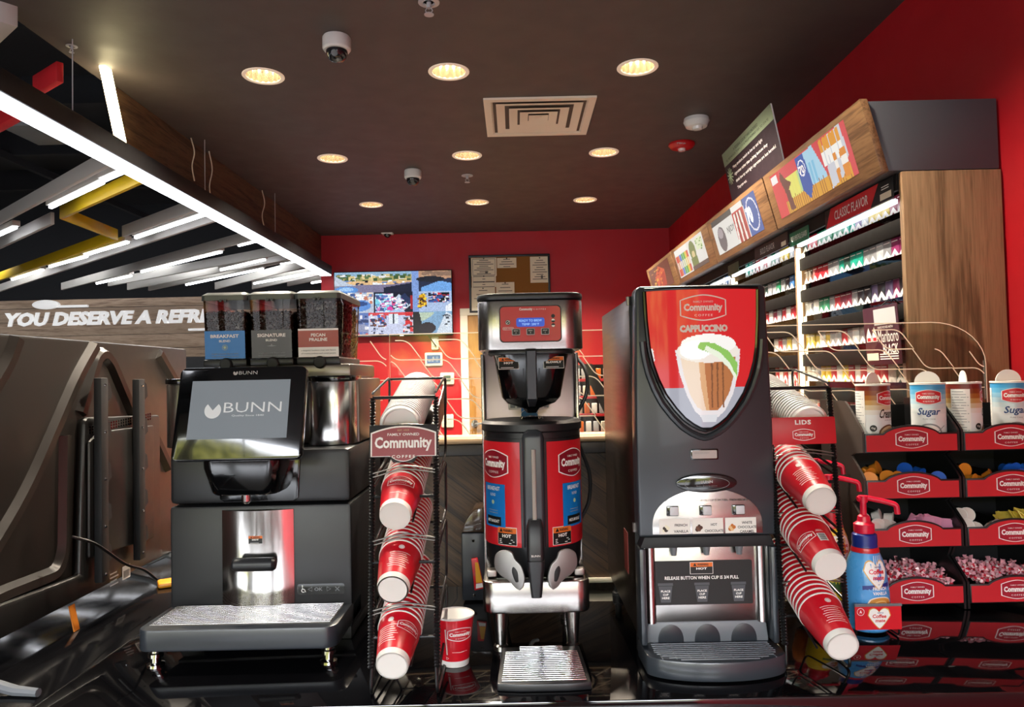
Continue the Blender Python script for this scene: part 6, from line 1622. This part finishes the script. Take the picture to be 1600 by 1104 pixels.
ROWS = [  # from the walnut end towards the divider
    'maroon maroon gold gold gold silver violet teal* teal* green green green green green red red dark_green',
    'plum plum grey silver grey grey teal teal dark_green teal grey grey red red red brown brown',
    'black* plum* violet* black* violet* black black grey maroon maroon red grey green green white grey grey',
    'grey plum black grey white grey grey silver grey red grey grey gold white gold gold gold',
    'white dark_green white red red white red white red yellow white red yellow yellow grey white white',
    'white red white red white red white white red red white red white white red white white']
sn = ('top shelf', 'second shelf', 'third shelf', 'fourth shelf', 'fifth shelf', 'sixth shelf')
def pack(c, y, z, lab, grp):
    tall = c.endswith('*'); c = c.rstrip('*').replace('_', ' ')
    me, lm = pack_meshes(c, tall)
    o = ob('cigarette_pack', me, loc=(XF + .016 + random.uniform(0, .004), y, z + .0008), rot=(0, 0, R(random.uniform(-2, 2))), label=('tall ' if tall else '') + c + ' and white cigarette pack, ' + lab, cat='cigarette pack', group=grp)
    if tall: o.scale = (1, 1, 1)
    ob('front_label', lm, o)
L = BAYS[1] - BAYS[0] - .05
for r, row in enumerate(ROWS):
    cs = row.split(); n = len(cs)
    for i, c in enumerate(cs):
        pack(c, BAYS[0] + .032 + (L - .04) * (i + .0) / (n - 1) * .985, SZ[r], '%s from the walnut end panel on the %s' % (ORD[i], sn[r]), 'cigarette packs on the %s by the walnut panel' % sn[r])
ROW2 = ['grey silver yellow gold grey green white red white red* black* teal* teal*', 'dark_green blue black grey green grey grey dark_green white', 'red red white red grey maroon white red', 'grey white gold grey red white', 'white red white red white red']
for r, row in enumerate(ROW2):
    for i, c in enumerate(row.split()):
        pack(c, BAYS[1] + .035 + .0585 * i, SZ[r], '%s past the first lit divider on the %s' % (ORD[i], sn[r]), 'cigarette packs on the %s of the second bay' % sn[r])
for i, c in enumerate('white silver blue white grey white silver white grey'.split()):
    pack(c, BAYS[2] + .035 + .0585 * i, SZ[0], '%s past the second lit divider on the top shelf' % ORD[i], 'cigarette packs on the top shelf of the third bay')
# clear lips that hold the packs
for k, zs in ((0, SZ), (1, SZ[:4])):
    for q, z in enumerate(zs):
        t = ob('clear_shelf_lip', MB().box(-.0025, 0, 0, BAYS[k + 1] - BAYS[k] - .052, 0, .024, m_clearlip), loc=(XF + .0105, BAYS[k] + .002, z + .0012), label='clear pack strip, %s of the %s' % (sn[q], ('bay by the walnut panel', 'second bay')[k]), cat='shelf strip', group='clear strips on the cigarette shelves')
# dark promotional sign on the lower shelves
a, b = at(1352, 480, 2.62), at(1410, 566, 2.42)
t = thing('promotion_sign', 'dark maroon promotional card with white logo hanging before the shelves by the walnut panel', 'sign', (XF - .03, 2.37, 0))
T = FR((0, .12, (a.z + b.z) / 2 - .006), (0, -1, 0), (0, .12, 1)); w, h = .235, .20
sg = ob('card', MB().prism(rrect(w, h, .004), T, -.003, 0, mat('card_plum', '#3d1c2a', .35), .0008), t)
mb = MB().rect(-.04, .105, .035, .09, T, m_lgrey, .0008)
for x in (-.085, -.045): mb.flat([(x - .018, -.02), (x + .018, -.02), (x + .018, .0), (x, .03), (x - .018, .0)], T, m_wprint, .001); mb.rect(x - .012, x + .012, -.018, -.006, T, m_bred, .0014)
mb.text('MAKE MOVES WITH', .03, .026, m_wprint, T, w=.1, h=.008, lift=.001); mb.text('Marlboro', .045, -.004, m_wprint, T, w=.13, h=.042, lift=.001, bold=.0); mb.text('BLACK', .055, -.047, m_wprint, T, w=.1, h=.032, lift=.001, bold=.02)
mb.rect(-.11, -.03, -.085, -.06, T, m_cream, .001)
for q in range(3): mb.rect(-.02, .1, -.083 + q * .008, -.0795 + q * .008, T, m_wprint, .001)
ob('printed_face', mb, sg)
ob('hanger', MB().tube([(.0, .12, (a.z + b.z) / 2 + .09), (.03, .12, (a.z + b.z) / 2 + .115), (.045, .12, 1.775)], .0025, m_wire, 6), t)
# health notice standing on the header boxes
p, q = atx(1200, 163, XF - .12), atx(1125, 243, XF - .12); zlow = at(1228, 245, p.y).z
t = thing('notice_board', 'tall green and black court notice standing on the header boxes', 'sign', (XF - .08, (p.y + q.y) / 2, ZP + .244))
w = abs(q.y - p.y); h = p.z - ZP - .236
T = FR((-.0, 0, h / 2), (0, -1, 0), (-.06, 0, h))
sg = ob('board', MB().prism(rrect(w, h, .003, 1), T, -.006, 0, m_white, .001), t)
mb = MB().rect(-w / 2, w / 2, h * .27, h / 2, T, mat('notice_green', '#93a587', .5), .0006).rect(-w / 2, w / 2, -h / 2, h * .27, T, mat('notice_plum', '#2b2027', .5), .0006)
mb.text('A FEDERAL COURT HAS ORDERED', 0, h * .41, m_kprint, T, w=w * .5, h=h * .045, lift=.0012); mb.text('R.J. REYNOLDS TOBACCO & PHILIP MORRIS USA TO STATE:', 0, h * .33, m_kprint, T, w=w * .86, h=h * .045, lift=.0012)
for k, s in enumerate(('Many smokers switch to low tar and light', 'cigarettes rather than quitting because they', 'think low tar and light cigarettes are less harmful.', 'They are not.')):
    mb.text(s, -w * .33, h * (.15 - .12 * k), m_wprint, T, w=w * .78 * len(s) / 52, h=h * .065, lift=.0012, align='L')
for k in range(6): a_ = PI * k / 6 + .2; mb.line([(-w * .42 - .045 * math.cos(a_), h * .06 - .045 * math.sin(a_)), (-w * .42 + .045 * math.cos(a_), h * .06 + .045 * math.sin(a_))], T, .006, mat('notice_star', '#a8c29a', .5) if k == 0 else bpy.data.materials['notice_star'], .0012)
ob('printed_face', mb, sg)
# small checkout rack glimpsed between brewer and cappuccino machine
p = at(903, 600, 3.1); q = at(948, 672, 3.1)
t = thing('checkout_rack', 'low tiered checkout rack with black slanted side behind the acrylic screen', 'rack', (p.x - .05, 3.1, 0)); w = .42
zb = q.z - .02
ob('slanted_side', MB().prism([(.06, .30), (.11, .30), (.26, -.02), (.21, -.02)], FR((0, -.005, zb + .0), (1, 0, 0), (0, 0, 1)), 0, .012, m_matte), t)
m_shr = mat('red_rack_tray', '#a8262c', .45)
for k in range(4): ob('tray', MB().box(0, w, .02 + .05 * k, .06 + .05 * k, zb + .0 + k * .075, zb + .012 + k * .075, m_shr, .002), t)
ob('stand', MB().box(0, w, .20, .25, 0, zb + .3, m_cabin), t)
pal = [m_cream, m_lgrey, m_white, m_orange]
pm = [MB().box(-.011, .011, 0, .014, 0, .045, m, .003).mesh('small_pack') for m in pal]
for r in range(4):
    for i in range(9):
        ob('small_pack', pm[(i * 3 + r) % 4], loc=(p.x - .05 + .03 + i * .032, 3.1 + .026 + .05 * r, zb + .0125 + .075 * r), label='small pale pack on the checkout rack, %s in its %s tray' % (ORD[i], ('lowest', 'second', 'third', 'topmost')[r]), cat='pack', group='small packs on the checkout rack')
